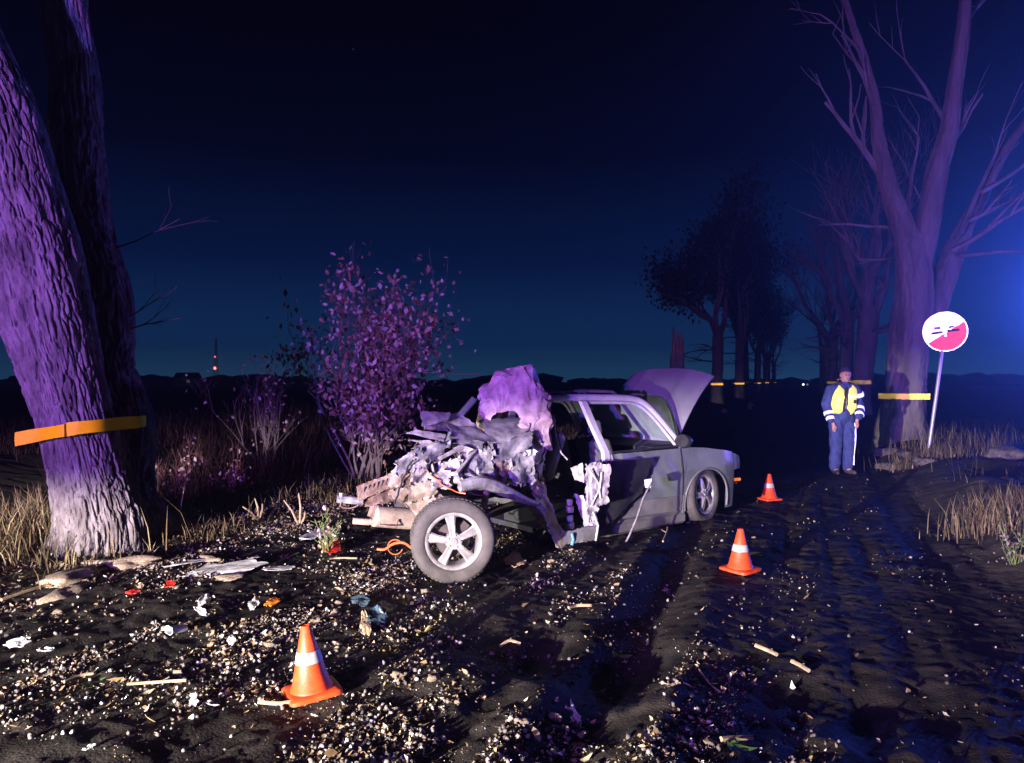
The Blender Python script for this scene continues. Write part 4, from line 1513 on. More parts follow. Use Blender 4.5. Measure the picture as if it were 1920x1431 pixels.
def cone(u, v, d, label, rz, tilt=(0, 0), h=.345, s=1.0):
    q = P(u, v, d)
    t = thing('traffic_cone', label, 'cone', (q.x, q.y, gh(q.x, q.y) + .012), rz, 'traffic cones set out round the wreck')
    t.rotation_euler = (tilt[0], tilt[1], rz)
    mb = MB()
    b = .135 * s
    pts = []
    for k in range(32):
        a = 2 * math.pi * k / 32
        c, s_ = math.cos(a), math.sin(a)
        e = .28
        pts.append((b * math.copysign(abs(c) ** e, c), b * math.copysign(abs(s_) ** e, s_)))
    rings = [(1.0, 0), (1.0, .016), (.96, .022), (.78, .026)]
    vs = [(x * k_, y * k_, z) for k_, z in rings for x, y in pts]
    fs = [(i * 32 + k, i * 32 + (k + 1) % 32, (i + 1) * 32 + (k + 1) % 32, (i + 1) * 32 + k) for i in range(3) for k in range(32)]
    fs += [tuple(reversed(range(32))), tuple(96 + k for k in range(32))]
    mb.add(vs, fs)
    mb.build('base', m_orange, t, smooth=True)
    mb = MB()
    r0, r1 = .098 * s, .024 * s
    mb.lathe([(r0 * 1.10, .022), (r0 * 1.08, .034), (r0, .040), (r0 + (r1 - r0) * .5, .022 + (h - .022) * .5), (r1, h - .004), (r1 * .8, h), (r1 * .55, h - .002), (r1 * .5, h - .06)], 40)
    mb.build('body', m_orange, t, smooth=True)
    mb = MB()
    z0_, z1_ = h * .47, h * .635
    rr = lambda z: r0 + (r1 - r0) * (z - .040) / (h - .044)
    mb.lathe([(rr(z0_) + .0005, z0_), (rr(z0_) + .0028, z0_ + .001), (rr(z1_) + .0028, z1_ - .001), (rr(z1_) + .0005, z1_)], 40)
    mb.build('reflective_sleeve', m_coneband, t, smooth=True)
    return t


cone(585, 1304, 3.92, 'nearest orange cone, leaning on a twig among the leaves', R(28), (R(-2), R(-5)))
cone(1388, 1070, 6.42, 'orange cone on the mud between wreck and verge, middle one of three', R(40), (R(1), R(-1)))
cone(1442, 936, 10.35, 'farthest orange cone, level with the front of the car', R(20), (0, 0))

# ------------------------------------------------------------------ traffic officer
m_skin = mat('skin', (0.55, 0.30, 0.24), rough=.55, var=.15)
m_uniform = mat('blue uniform cloth', (0.045, 0.065, 0.22), rough=.85, var=.35, scale=9, bump=.004, bscale=18)
m_vest = retro('bright yellow vest', (0.90, 0.84, 0.14), .06, .25)
m_stripe = retro('silver reflective stripe', (0.85, 0.85, 0.88), .12, .2)
m_boot = mat('worn dark boots', (0.07, 0.06, 0.055), rough=.5, var=.4)
m_cap = mat('navy cap', (0.06, 0.03, 0.10), rough=.9, var=.3)
m_strap = mat('black strap', (0.03, 0.03, 0.025), rough=.7, var=.3)


def blob(name, chains, m, parent, voxel=.016, grow=0.0, smooth=8, crease=0.0):
    """One continuous skin over tapered limbs: each chain is a list of (x, y, z, r)."""
    mb = MB()
    for ch in chains:
        ch = [(np.array(q[:3], float), q[3] + grow) for q in ch]
        pts, rs = [], []
        for (a, ra), (b, rb) in zip(ch[:-1], ch[1:]):
            n = max(2, int(np.linalg.norm(b - a) / .04))
            for k in range(n):
                pts.append(a + (b - a) * k / n)
                rs.append(ra + (rb - ra) * k / n)
        pts.append(ch[-1][0])
        rs.append(ch[-1][1])
        for p_, r_ in zip(pts, rs):
            mb.add(ICO_V / np.linalg.norm(ICO_V[0]) * r_ + p_, ICO_F)
        mb.tube([Vector(q) for q in pts], [r * .98 for r in rs], 12)
    o = mb.build(name, m, parent)
    pose_mesh(o, [('REMESH', dict(mode='VOXEL', voxel_size=voxel)), ('SMOOTH', dict(factor=.5, iterations=smooth))])
    if crease:
        me = o.data
        co = np.zeros(len(me.vertices) * 3, dtype=np.float32)
        me.vertices.foreach_get('co', co)
        no = np.zeros(len(me.vertices) * 3, dtype=np.float32)
        me.vertices.foreach_get('normal', no)
        co, no = co.reshape(-1, 3), no.reshape(-1, 3)
        h = 1 - 2 * np.abs(vnoise(co[:, 0] * 9 + co[:, 2] * 5, co[:, 1] * 9, co[:, 2] * 7, seed=3)) + .5 * vnoise(co[:, 0] * 22, co[:, 1] * 22, co[:, 2] * 14, seed=4)
        me.vertices.foreach_set('co', (co + no * (h * crease)[:, None]).astype(np.float32).ravel())
        me.update()
    o.data.shade_smooth()
    return o


OD = 13.2
oq = P(1577, 886, OD)
off = thing('person', 'person in blue uniform and yellow vest standing by the roadside tree', 'person', (oq.x, oq.y, gh(oq.x, oq.y)), R(6))
# joints, facing the camera (-y); x to the right of the picture
hipL, hipR = (-.09, .0, .93), (.10, .0, .93)
kneeL, kneeR = (-.10, -.03, .50), (.11, -.02, .50)
ankL, ankR = (-.105, .0, .09), (.115, .01, .09)
sh = 1.47
legs = [[(*hipL, .105), (*kneeL, .072), (*ankL, .052)], [(*hipR, .105), (*kneeR, .072), (*ankR, .052)]]
torso = [(0, 0, .95, .14), (.01, .0, 1.12, .135), (.03, .0, 1.32, .145), (.05, .01, 1.44, .11)]
shoulders = [(-.17, .01, 1.45, .075), (.05, .01, 1.47, .09), (.27, .01, 1.44, .075)]
armL = [(-.18, .01, 1.44, .062), (-.245, .03, 1.20, .050), (-.235, -.06, .98, .040), (-.215, -.10, .90, .034)]
armR = [(.28, .01, 1.43, .062), (.345, .04, 1.20, .050), (.275, -.10, 1.02, .040), (.225, -.13, .96, .034)]
neck = [(.05, .01, 1.46, .06), (.065, -.005, 1.58, .055)]
head = [(.07, -.01, 1.62, .072), (.075, -.015, 1.69, .088), (.078, .0, 1.735, .090)]
nose = [(.068, -.095, 1.70, .010), (.066, -.115, 1.668, .013)]
ears = [[(-.012, .0, 1.685, .016), (-.012, .005, 1.705, .016)], [(.162, .0, 1.685, .016), (.162, .005, 1.705, .016)]]
chin = [(.068, -.07, 1.605, .03), (.07, -.06, 1.62, .04)]


def hand(w, dirx):
    x, y, z = w
    out = [[(x, y, z, .030), (x + dirx * .01, y - .01, z - .06, .032)]]
    for k in range(4):
        fx_ = x + (k - 1.5) * .016
        out.append([(fx_, y - .012, z - .07, .0095), (fx_ + dirx * .008, y - .018, z - .105 - .006 * (1.5 - abs(k - 1.5)), .009), (fx_ + dirx * .02, y - .008, z - .135 - .008 * (1.5 - abs(k - 1.5)), .008)])
    out.append([(x + dirx * .025, y - .02, z - .03, .012), (x + dirx * .045, y - .035, z - .075, .010)])
    return out


hands = hand((-.205, -.115, .875), 1) + hand((.205, -.145, .935), -1)
blob('body', legs + [torso, shoulders, armL, armR, neck, head, nose, chin] + ears + hands + [[(*ankL, .05), (-.125, -.10, .05, .04)], [(*ankR, .05), (.135, -.09, .05, .04)]], m_skin, off, .009, smooth=3)
blob('trousers', [[(hipL[0], 0, 1.0, .125), (*hipL, .128), (kneeL[0] - .01, kneeL[1], .50, .100), (ankL[0] - .01, 0, .12, .088)], [(hipR[0], 0, 1.0, .125), (*hipR, .128), (kneeR[0] + .01, kneeR[1], .50, .100), (ankR[0] + .01, .01, .12, .088)]], m_uniform, off, .013, smooth=5, crease=.012)
blob('jacket', [[(0, 0, .96, .165), (.01, 0, 1.12, .16), (.03, 0, 1.32, .165), (.05, .01, 1.45, .12)], [(-.17, .01, 1.445, .10), (.05, .01, 1.48, .105), (.27, .01, 1.435, .10)],
                [(-.18, .01, 1.43, .092), (-.25, .03, 1.20, .078), (-.237, -.06, .98, .062), (-.222, -.095, .92, .056)], [(.28, .01, 1.42, .092), (.35, .04, 1.20, .078), (.28, -.10, 1.02, .062), (.235, -.125, .975, .056)], [(.055, .01, 1.50, .082), (.063, .0, 1.56, .075)]], m_uniform, off, .013, smooth=5, crease=.012)
blob('vest', [[(-.07, -.045, 1.13, .135), (-.06, -.045, 1.32, .14), (-.07, -.02, 1.45, .10)], [(.10, -.045, 1.13, .135), (.12, -.045, 1.32, .14), (.17, -.02, 1.45, .10)]], m_vest, off, .013, smooth=5, crease=.007)
blob('cap', [[(.078, .012, 1.74, .094), (.08, .015, 1.775, .086)], [(.078, .0, 1.725, .098), (.08, .02, 1.725, .097)]], m_cap, off, .012, smooth=4)
for sx_, an in ((-1, ankL), (1, ankR)):
    blob('boot', [[(an[0], .035, .06, .055), (an[0] + sx_ * .02, -.10, .045, .045), (an[0] + sx_ * (.06 if sx_ < 0 else .03), -.19, .04, .036)], [(an[0], .01, .06, .06), (an[0], .0, .17, .062)]], m_boot, off, .012, smooth=4)
for ex in (.040, .098):
    mb = MB()
    mb.lathe([(0, .012), (.010, .006), (.012, 0)], 10, Matrix.Translation((ex, -.090, 1.70)) @ Matrix.Rotation(R(90), 4, 'X'))
    mb.build('eye', m_strap, off, smooth=True)
mb = MB()
mb.tube([(.045, -.092, 1.634), (.068, -.098, 1.632), (.092, -.092, 1.634)], .006, 6)
mb.build('mouth', mat('lips', (.42, .18, .16), rough=.5), off)


def cuff(c, ax, r, h, name='reflective_cuff'):
    mb = MB()
    z = Vector(ax).normalized()
    x = z.orthogonal().normalized()
    M = Matrix.Translation(c) @ Matrix((x, z.cross(x), z)).transposed().to_4x4()
    mb.lathe([(r, -h / 2), (r + .005, -h / 2), (r + .005, h / 2), (r, h / 2)], 20, M, closed=True)
    return mb.build(name, m_stripe, off, smooth=True)


dL = Vector(armL[2][:3]) - Vector(armL[1][:3])
dR = Vector(armR[2][:3]) - Vector(armR[1][:3])
cuff(Vector(armL[1][:3]).lerp(Vector(armL[2][:3]), .70) + Vector((-.005, 0, 0)), dL, .076, .055)
cuff(Vector(armL[1][:3]).lerp(Vector(armL[2][:3]), 1.08) + Vector((.0, 0, 0)), dL, .064, .055)
cuff(Vector(armR[1][:3]).lerp(Vector(armR[2][:3]), .50) + Vector((.0, 0, 0)), dR, .082, .055)
cuff(Vector(armR[1][:3]).lerp(Vector(armR[2][:3]), .98) + Vector((.0, 0, 0)), dR, .068, .055)
cuff((.305, .015, 1.36), (-.06, -.02, .2), .098, .07)
mb = MB()
g = [[(.035 - .075 * (1 - a) - .03 + w_, -.185 + .04 * a * a, 1.02 + .47 * a) for w_ in (-.020, 0, .020)] for a in np.linspace(.12, 1, 12)]
mb.grid(np.array(g), 12, 3, .008)
mb.build('zip_strap', m_strap, off)
mb = MB()
g = [[(.04 + .19 * a, -.192 + .035 * (a - .3) ** 2, 1.335 + dz) for dz in (-.018, .018)] for a in np.linspace(0, 1, 8)]
mb.grid(np.array(g), 8, 2, .006)
mb.build('vest_stripe', m_stripe, off)
mb = MB().box((.145, -.188, 1.25), (.05, .012, .06))
mb.build('chest_badge', m_strap, off)
mb = MB()
g = [[(.205 + .012 * math.sin(a * 6) - .015 * a, -.075 + dx - .02 * math.sin(a * 3), .88 - .72 * a) for dx in (-.022, .022)] for a in np.linspace(0, 1, 14)]
mb.grid(np.array(g), 14, 2, .008)
mb.build('trouser_stripe', m_stripe, off)

# ------------------------------------------------------------------ grass, weeds and shrubs
GR = [(0, (0.05, 0.045, 0.02)), (.35, (0.15, 0.105, 0.05)), (.7, (0.32, 0.26, 0.14)), (1, (0.52, 0.45, 0.30))]
m_grass = mat('dry grass', (1, 1, 1), rough=.8, var=.2, scale=9, tone=GR, spec=.2)


def blades(name, pts, h, w, tone, label, lean=.35, cat='grass', m=None):
    n = len(pts)
    az = rng.random(n) * 6.28
    hx, hy = np.cos(az), np.sin(az)
    L1 = lean * (.3 + rng.random(n)) * h
    x, y = pts[:, 0], pts[:, 1]
    z = ground_h(x, y) - .02
    wx, wy = -hy * w, hx * w
    b1 = np.stack([x - wx, y - wy, z], -1)
    b2 = np.stack([x + wx, y + wy, z], -1)
    mx, my, mz = x + hx * L1 * .35, y + hy * L1 * .35, z + h * .58
    m1 = np.stack([mx - wx * .7, my - wy * .7, mz], -1)
    m2 = np.stack([mx + wx * .7, my + wy * .7, mz], -1)
    tp = np.stack([x + hx * L1, y + hy * L1, z + h], -1)
    v = np.stack([b1, b2, m2, m1, tp], 1).reshape(-1, 3)
    o = (np.arange(n) * 5)[:, None]
    f = np.concatenate([o + np.array([[0, 1, 2]]), o + np.array([[0, 2, 3]]), o + np.array([[3, 2, 4]])])
    ob = np_mesh(name, v, f, m or m_grass, tone=np.repeat(tone, 5))
    return tag(ob, label, cat, kind='stuff')


m_weed = mat('dead dark weeds', (1, 1, 1), rough=.9, var=.3, scale=5, spec=.1, tone=[(0, (.008, .006, .005)), (.5, (.035, .019, .016)), (1, (.10, .06, .05))])


def clump_pts(n, s0, s1, t0, t1, seed, thr=-.1, sc=.6):
    return scatter_xy(n, s0, s1, t0, t1, lambda x, y: sstep(thr, thr + .35, fbm(x / sc, y / sc, octv=3, seed=seed)) + .02)


# round the left tree
c_ = P(60, 1030, 7.4)
p = np.stack([rng.normal(c_.x - .15, .55, 2600), rng.normal(c_.y + .1, .7, 2600)], 1)
p = p[(st(p[:, 0], p[:, 1])[1] < -5.35)]
h = .10 + .45 * rng.random(len(p)) ** 1.6
blades('dry_grass', p, h, .0045 + .004 * rng.random(len(p)), np.clip(rng.normal(.34, .2, len(p)), 0, 1), 'dry grass tangled round the foot of the big left tree', lean=.6)
p = clump_pts(9000, 3, 26, -8.5, -5.45, 91, -.15, .5)
dl = np.hypot(p[:, 0] - b0.x, p[:, 1] - b0.y)
p = p[dl > .55]
h = .05 + .20 * rng.random(len(p)) ** 2
blades('verge_grass', p, h, .004 + .004 * rng.random(len(p)), np.clip(rng.normal(.22, .18, len(p)), 0, 1), 'short dry grass along the left edge of the road', lean=.7)
# tall weeds on the field side
p = clump_pts(16000, 10, 44, -26, -8.2, 93, -.05, 1.6)
h = .18 + .62 * rng.random(len(p)) ** 1.8
blades('tall_weeds', p, h, .006 + .007 * rng.random(len(p)), np.clip(rng.normal(.5, .2, len(p)), 0, 1), 'tall dead weeds in the field beyond the left tree', lean=.8, cat='weeds', m=m_weed)
# right verge
p = clump_pts(4200, 5.5, 30, 1.8, 9, 95, .15, .7)
h = .06 + .30 * rng.random(len(p)) ** 2
blades('verge_grass', p, h, .004 + .004 * rng.random(len(p)), np.clip(rng.normal(.10, .15, len(p)), 0, 1), 'dry grass on the bank round the sign post', lean=.7)
for (u, v, d, n, sp, hh, lb) in [(1745, 862, 13.6, 900, .35, .45, 'pale grass tuft at the foot of the sign post'), (1905, 985, 7.6, 1100, .30, .50, 'bleached grass tuft at the right edge'), (1790, 840, 15.0, 500, .6, .6, 'tall stems behind the sign post')]:
    q = P(u, v, d)
    p = np.stack([rng.normal(q.x, sp, n), rng.normal(q.y, sp * .8, n)], 1)
    h = hh * (.2 + .6 * rng.random(n))
    blades('grass_tuft', p, h, .004 + .003 * rng.random(n), np.clip(rng.normal(.36, .2, n), 0, 1), lb, lean=.6)

# fallen leaves heaped on the verge near the left tree
p = scatter_xy(2600, 4, 12, -7.6, -5.2, lambda x, y: .3 + 0 * x)
sz = .025 + .035 * rng.random(len(p))
tag(scatter('fallen_leaves', p, sz, np.clip(rng.normal(.5, .2, len(p)), 0, 1), LEAF_V, LEAF_F, m_litter, tilt=.7, lift=.35), 'brown leaves lying on the left verge', 'leaves', kind='stuff')

# shrub with the last leaves, behind the wreck
LV = [(0, (0.10, 0.05, 0.025)), (.4, (0.32, 0.20, 0.14)), (.75, (0.50, 0.40, 0.36)), (1, (0.66, 0.56, 0.52))]
m_shrubleaf = mat('withered shrub leaves', (1, 1, 1), rough=.6, var=.15, scale=12, tone=LV, trans=.2)
m_shrubwood = mat('shrub stems', (0.16, 0.12, 0.11), rough=.85, var=.4)


def shrub(name, label, base, n_stem, length, fan, n_leaf, size, seed, lean=(0, 0), depth=3, spread=.16, r=.022):
    rnd = random.Random(seed)
    t = thing(name, label, 'shrub')
    mb = MB()
    ends = []
    b = Vector((base.x, base.y, gh(base.x, base.y) - .05))
    for k in range(n_stem):
        a = 6.283 * k / n_stem + rnd.uniform(-.3, .3)
        f = fan * rnd.uniform(.25, 1.0)
        twig(mb, b + Vector((rnd.uniform(-.1, .1), rnd.uniform(-.08, .08), 0)) * min(2.5, length), (math.cos(a) * f + lean[0], math.sin(a) * f * .7 + lean[1], 1), r * rnd.uniform(.7, 1.2), length * rnd.uniform(.55, .85), depth, rnd, up=.1, kids=(3, 4), spread=.62, shrink=.52, n=5, ends=ends)
    mb.build('stems', m_shrubwood, t)
    leaf_cloud('foliage', ends, n_leaf, spread, size, m_shrubleaf, t)
    return t


q = P(692, 905, 12.2)
sh_ = shrub('leafy_shrub', 'tall thin shrub with withered pink and orange leaves behind the wreck', q, 24, 2.7, .62, 4200, .098, 31, spread=.13)
# one bare pale rod sticking out of it to the right
mb = MB()
mb.tube([P(760, 696, 12.2), P(830, 699, 12.0), P(908, 703, 11.8)], [.012, .009, .005], 5)
mb.build('bare_branch', m_shrubwood, sh_)
q = P(500, 800, 18)
shrub('leafy_shrub', 'dim sparse shrub against the sky left of the tall shrub', q, 8, 2.3, .8, 160, .09, 37, spread=.14)
for k, (u, v, d, n, L_, sd, lb) in enumerate([(335, 900, 10.5, 7, .8, 41, 'low reddish weed clump right of the big tree'), (430, 880, 11.5, 6, .7, 43, 'low weed clump halfway between big tree and shrub'), (615, 985, 7.2, 6, .32, 45, 'small green weed beside the tow bar'), (1905, 1045, 6.4, 6, .3, 47, 'low green weed at the right edge of the verge')]):
    q = P(u, v, d)
    s_ = shrub('weed_clump', lb, q, n, L_, .7, 90, (.06 if k < 2 else .035), sd, depth=2, spread=.05, r=.008)
    if k < 2:
        s_.children[1].data.materials.clear()
        s_.children[1].data.materials.append(mat('dark red weed leaves', (0.16, 0.06, 0.04), rough=.8, var=.4))
    if k >= 2:
        s_.children[1].data.materials.clear()
        s_.children[1].data.materials.append(mat('green weed leaves', (0.16, 0.24, 0.06), rough=.7, var=.4))
# cut suckers on the verge
m_sucker = mat('pale cut suckers', (0.42, 0.32, 0.2), rough=.8, var=.3)
for lb, rods in (('forked cut suckers on the verge, the left clump', [((482, 985), (455, 950)), ((484, 985), (478, 935)), ((486, 985), (492, 945)), ((480, 985), (462, 965))]), ('bent cut suckers on the verge, the right clump', [((560, 980), (532, 938)), ((562, 980), (560, 925)), ((560, 982), (510, 985)), ((564, 980), (572, 960))])):
    t = thing('sucker_clump', lb, 'plant')
    for (a, b) in rods:
        mb = MB()
        pa_, pb_ = P(*a, 8.6), P(*b, 8.5)
        pa_.z = gh(pa_.x, pa_.y) - .02
        mb.tube([pa_, pa_.lerp(pb_, .55) + Vector((.015, 0, .01)), pb_], [.014, .011, .006], 6)
        mb.build('stem', m_sucker, t)

# ------------------------------------------------------------------ far distance
m_far = mat('far dark trees', (0.02, 0.025, 0.015), rough=.95, var=.5, scale=.1, spec=0)
n = 520
xs = rng.uniform(-380, 380, n)
ysd = 320 + rng.normal(0, 8, n)
sz = 1.2 + 2.6 * rng.random(n) * (1 + .8 * (vnoise(xs / 60, xs * 0, seed=7) > .3))
v = (ICO_V[None] * 1.9 * (1 + .35 * (rng.random((n, 12, 3)) - .5))) * np.stack([sz * 1.7, sz, sz * .75], -1)[:, None, :] + np.stack([xs, ysd, sz * .25], -1)[:, None, :]
f = (ICO_F[None] + (np.arange(n) * 12)[:, None, None]).reshape(-1, 3)
tag(np_mesh('far_treeline', v.reshape(-1, 3), f, m_far), 'dark line of trees on the horizon', 'trees', kind='stuff')

# lattice mast with red warning lamps
MS = .6
mq = P(405, 715, 300)
mast = thing('radio_mast', 'far radio mast with red warning lamps on the left horizon', 'mast')
m_mast = mat('mast steel', (0.16, 0.13, 0.13), rough=.6, var=.3)
for k, (sx_, sy_) in enumerate(((-1, -1), (1, -1), (1, 1), (-1, 1))):
    mb = MB()
    mb.tube([(mq.x + sx_ * .85, mq.y + sy_ * .85, -.5), (mq.x + sx_ * .2, mq.y + sy_ * .2, 18.6)], .07, 6)
    mb.build('leg', m_mast, mast)
mb = MB()
for z in range(1, 17, 2):
    w = .85 - .65 * z / 18.6
    w2 = .85 - .65 * (z + 2) / 18.6
    for sy_ in (-1, 1):
        mb.tube([(mq.x - w, mq.y + sy_ * w, z), (mq.x + w2, mq.y + sy_ * w2, z + 2)], .04, 4)
        mb.tube([(mq.x + w, mq.y + sy_ * w, z), (mq.x - w2, mq.y + sy_ * w2, z + 2)], .04, 4)
mb.build('bracing', m_mast, mast)
m_redlamp = glow('red warning lamp', (1.0, .12, .10), 9)
m_redlamp2 = glow('dim red warning lamp', (1.0, .25, .25), 1.6)
for v_, mm, r_ in ((690.5, m_redlamp, .52), (669, m_redlamp2, .33)):
    qz = CAM_H - (v_ - 715.5) / F_PX * 300
    mb = MB()
    mb.lathe([(0, -r_), (r_ * .7, -r_ * .7), (r_, 0), (r_ * .7, r_ * .7), (0, r_)], 10, Matrix.Translation((mq.x, mq.y - 1.1, qz)))
    mb.tube([(mq.x, mq.y - 1.1, qz - r_), (mq.x, mq.y - .4, qz - r_)], .1, 4)
    mb.build('warning_lamp', mm, mast, smooth=True)

# oncoming car at the far end of the avenue, its lamp just showing
fc = P(1510, 722, 240)
fz_ = gh(fc.x, fc.y)
far = thing('oncoming_car', 'tiny distant car with one pale lamp at the end of the avenue', 'car', (fc.x, fc.y, fz_), R(-20.9))
mb = MB()
mb.add([(-.85, -2, .35), (.85, -2, .35), (.85, 2, .35), (-.85, 2, .35), (-.85, -2, .85), (.85, -2, .85), (.85, 2, .9), (-.85, 2, .9), (-.7, -.9, .9), (.7, -.9, .9), (.7, 1.6, .9), (-.7, 1.6, .9), (-.58, -.2, 1.45), (.58, -.2, 1.45), (.58, 1.2, 1.45), (-.58, 1.2, 1.45)],
       [(0, 1, 5, 4), (1, 2, 6, 5), (2, 3, 7, 6), (3, 0, 4, 7), (4, 5, 6, 7), (8, 9, 13, 12), (9, 10, 14, 13), (10, 11, 15, 14), (11, 8, 12, 15), (12, 13, 14, 15)])
mb.build('body', m_paint, far)
for sx_ in (-.8, .8):
    for sy_ in (-1.3, 1.3):
        MB().lathe([(.1, -.1), (.32, -.1), (.32, .1), (.1, .1)], 14, Matrix.Translation((sx_, sy_, .32)) @ Matrix.Rotation(R(90), 4, 'Y'), closed=True).build('wheel', m_black, far)
for sx_, st_ in ((-.6, 5.0), (.6, .3)):
    MB().lathe([(0, .05), (.22, .03), (.3, -.03), (0, -.03)], 12, Matrix.Translation((sx_, -2.03, .68)) @ Matrix.Rotation(R(90), 4, 'X')).build('headlamp', glow('far headlamp %.1f' % st_, (.75, .82, 1), st_), far)

# farmhouse far off on the field
hq = P(352, 716, 290)
hs = thing('farmhouse', 'tiny farmhouse on the left horizon beside the mast', 'house', (hq.x, hq.y, 0))
m_hw = mat('house wall', (.35, .4, .3), rough=.9)
MB().box((0, 0, 1.4), (8, 6, 3.2)).build('wall', m_hw, hs)
MB().add([(-4.3, -3.3, 3), (4.3, -3.3, 3), (4.3, 3.3, 3), (-4.3, 3.3, 3), (-4.3, 0, 5), (4.3, 0, 5)], [(0, 1, 5, 4), (2, 3, 4, 5), (0, 4, 3), (1, 2, 5)]).build('roof', m_far, hs)
MB().box((1.4, -3.03, 1.7), (1.2, .08, 1.1)).build('window', glow('lit window', (.75, 1.0, .55), .06), hs)

# ------------------------------------------------------------------ wreckage strewn on the road
m_wplast = mat('white plastic', (0.72, 0.74, 0.74), rough=.4, var=.35, scale=14)
m_wdirty = mat('dirty white plastic', (0.60, 0.60, 0.57), rough=.55, var=.45, scale=12)
m_tan = mat('tan foam', (0.62, 0.44, 0.26), rough=.85, var=.4, scale=14, bump=.006)
m_bluebag = mat('bluish film', (0.06, 0.10, 0.13), rough=.3, var=.4, scale=14)
m_stick = mat('dry stick', (0.40, 0.30, 0.19), rough=.85, var=.4, scale=20)
m_greenleaf = mat('fresh green leaf', (0.12, 0.26, 0.05), rough=.6, var=.3, scale=20)


def G(u, v):
    """Point on the road seen at pixel (u, v)."""
    d = 6.0
    z = 0.0
    for _ in range(6):
        d = F_PX * (CAM_H - z) / (v - 715.5)
        x = (u - 960) / F_PX * d
        z = gh(x, d)
    return Vector((x, d, z))


def scrap(name, label, cat, quad, m, amp=.012, seed=1, lift=.012, nu=12, nv=10, group=None, up=(0, 0, 0, 0)):
    """Bent flat fragment lying on the road; quad in pixels."""
    c = [G(*q) + Vector((0, 0, lift + h_)) for q, h_ in zip(quad, up)]
    g = crumple(c, nu, nv, amp, seed, 3)
    # irregular outline instead of a clean rectangle
    U, V = np.meshgrid(np.linspace(-1, 1, nu), np.linspace(-1, 1, nv), indexing='ij')
    r_ = np.random.default_rng(seed)
    ctr = g.mean(axis=(0, 1))
    k1, k2 = r_.uniform(.35, .6), r_.uniform(.2, .5)
    sh_u = np.sqrt(1 - k1 * V * V) * (1 + .22 * vnoise(V * 2.1 + seed, U * 0 + 3, seed=seed))
    sh_v = np.sqrt(1 - k2 * U * U) * (1 + .35 * vnoise(U * 2.3 + seed, V * 0 + 7, seed=seed))
    e1, e2 = (g[-1].mean(0) - g[0].mean(0)) / 2, (g[:, -1].mean(0) - g[:, 0].mean(0)) / 2
    g = g + ((sh_u - 1) * U)[..., None] * e1 + ((sh_v - 1) * V)[..., None] * e2
    zmin = ground_h(g[..., 0], g[..., 1]) + .004
    g[..., 2] = np.maximum(g[..., 2], zmin)
    o = MB().grid(g, nu, nv, .004).build(name, m)
    return tag(o, label, cat, group)


scrap('bumper_strip', 'long silver grey strip of bumper trim lying left of the wreck', 'car part', [(344, 1088), (352, 1078), (490, 1050), (486, 1072)], m_wdirty, .03, 101, nu=16, up=(0, .03, .05, 0))
scrap('bumper_strip', 'small pale strip beside the long silver trim', 'car part', [(498, 1074), (500, 1066), (548, 1063), (545, 1071)], m_wdirty, .008, 102)
scrap('bumper_strip', 'white curved moulding lying below the tow bar', 'car part', [(566, 1018), (572, 1004), (632, 990), (634, 1000)], m_wplast, .02, 103, up=(0, .03, .02, 0))
scrap('bumper_strip', 'dull grey strip behind the long silver trim', 'car part', [(310, 1066), (330, 1058), (400, 1045), (402, 1052)], m_wdirty, .015, 133)
scrap('lamp_fragment', 'red and white tail lamp fragment on the mud left of the rear wheel', 'car part', [(602, 1040), (606, 1026), (640, 1024), (638, 1040)], m_lampred, .03, 104, up=(0, .04, .04, 0))
scrap('lamp_fragment', 'flat red lamp shard near the verge, the left one', 'car part', [(236, 1119), (240, 1112), (262, 1111), (260, 1118)], m_lampred, .008, 105, up=(0, .02, .02, 0))
scrap('lamp_fragment', 'red lamp shard near the verge, the right one', 'car part', [(308, 1108), (314, 1096), (330, 1098), (326, 1106)], m_lampred, .01, 106, up=(0, .03, .02, 0))
scrap('lamp_fragment', 'amber lamp shard in the middle of the leaves', 'car part', [(495, 1142), (500, 1132), (526, 1126), (520, 1138)], m_lampamber, .01, 107, up=(0, .02, .02, 0))
scrap('plastic_shard', 'bright white shard pointing up right above the paper cup', 'car part', [(366, 1140), (372, 1130), (396, 1120), (390, 1136)], m_wplast, .012, 108, up=(0, .03, .02, 0))
scrap('plastic_shard', 'bright white shard just below its neighbour, beside the paper cup', 'car part', [(360, 1144), (372, 1142), (392, 1158), (384, 1162)], m_wplast, .008, 109, up=(0, .02, .02, 0))
scrap('plastic_shard', 'curved white shard at the left edge of the road', 'car part', [(10, 1220), (14, 1210), (58, 1202), (48, 1218)], m_wplast, .012, 110, up=(0, .02, .02, 0))
scrap('plastic_shard', 'thin curved white rim lying right of the left-edge shard', 'car part', [(68, 1226), (72, 1221), (102, 1217), (98, 1225)], m_wplast, .01, 111)
scrap('plastic_shard', 'oval white lens among leaves left of the near cone', 'car part', [(426, 1214), (428, 1204), (442, 1202), (440, 1214)], m_wplast, .004, 112, up=(0, .02, .02, 0))
scrap('plastic_shard', 'white chip in the leaves below the left of the near cone', 'car part', [(356, 1328), (358, 1316), (370, 1314), (370, 1328)], m_wplast, .008, 113, up=(0, .03, .03, 0))
scrap('plastic_shard', 'grey white scrap in the dark mud at the bottom centre', 'car part', [(1064, 1346), (1066, 1330), (1078, 1334), (1092, 1376)], m_wdirty, .02, 114, up=(0, .03, .03, 0))
scrap('plastic_shard', 'pale flake at the bottom left corner of the litter', 'car part', [(152, 1414), (160, 1406), (182, 1396), (176, 1408)], m_wplast, .01, 115)
scrap('plastic_shard', 'bluish white scrap left of the amber lamp shard', 'car part', [(464, 1146), (472, 1132), (486, 1130), (482, 1146)], m_wdirty, .015, 116, up=(0, .03, .03, 0))
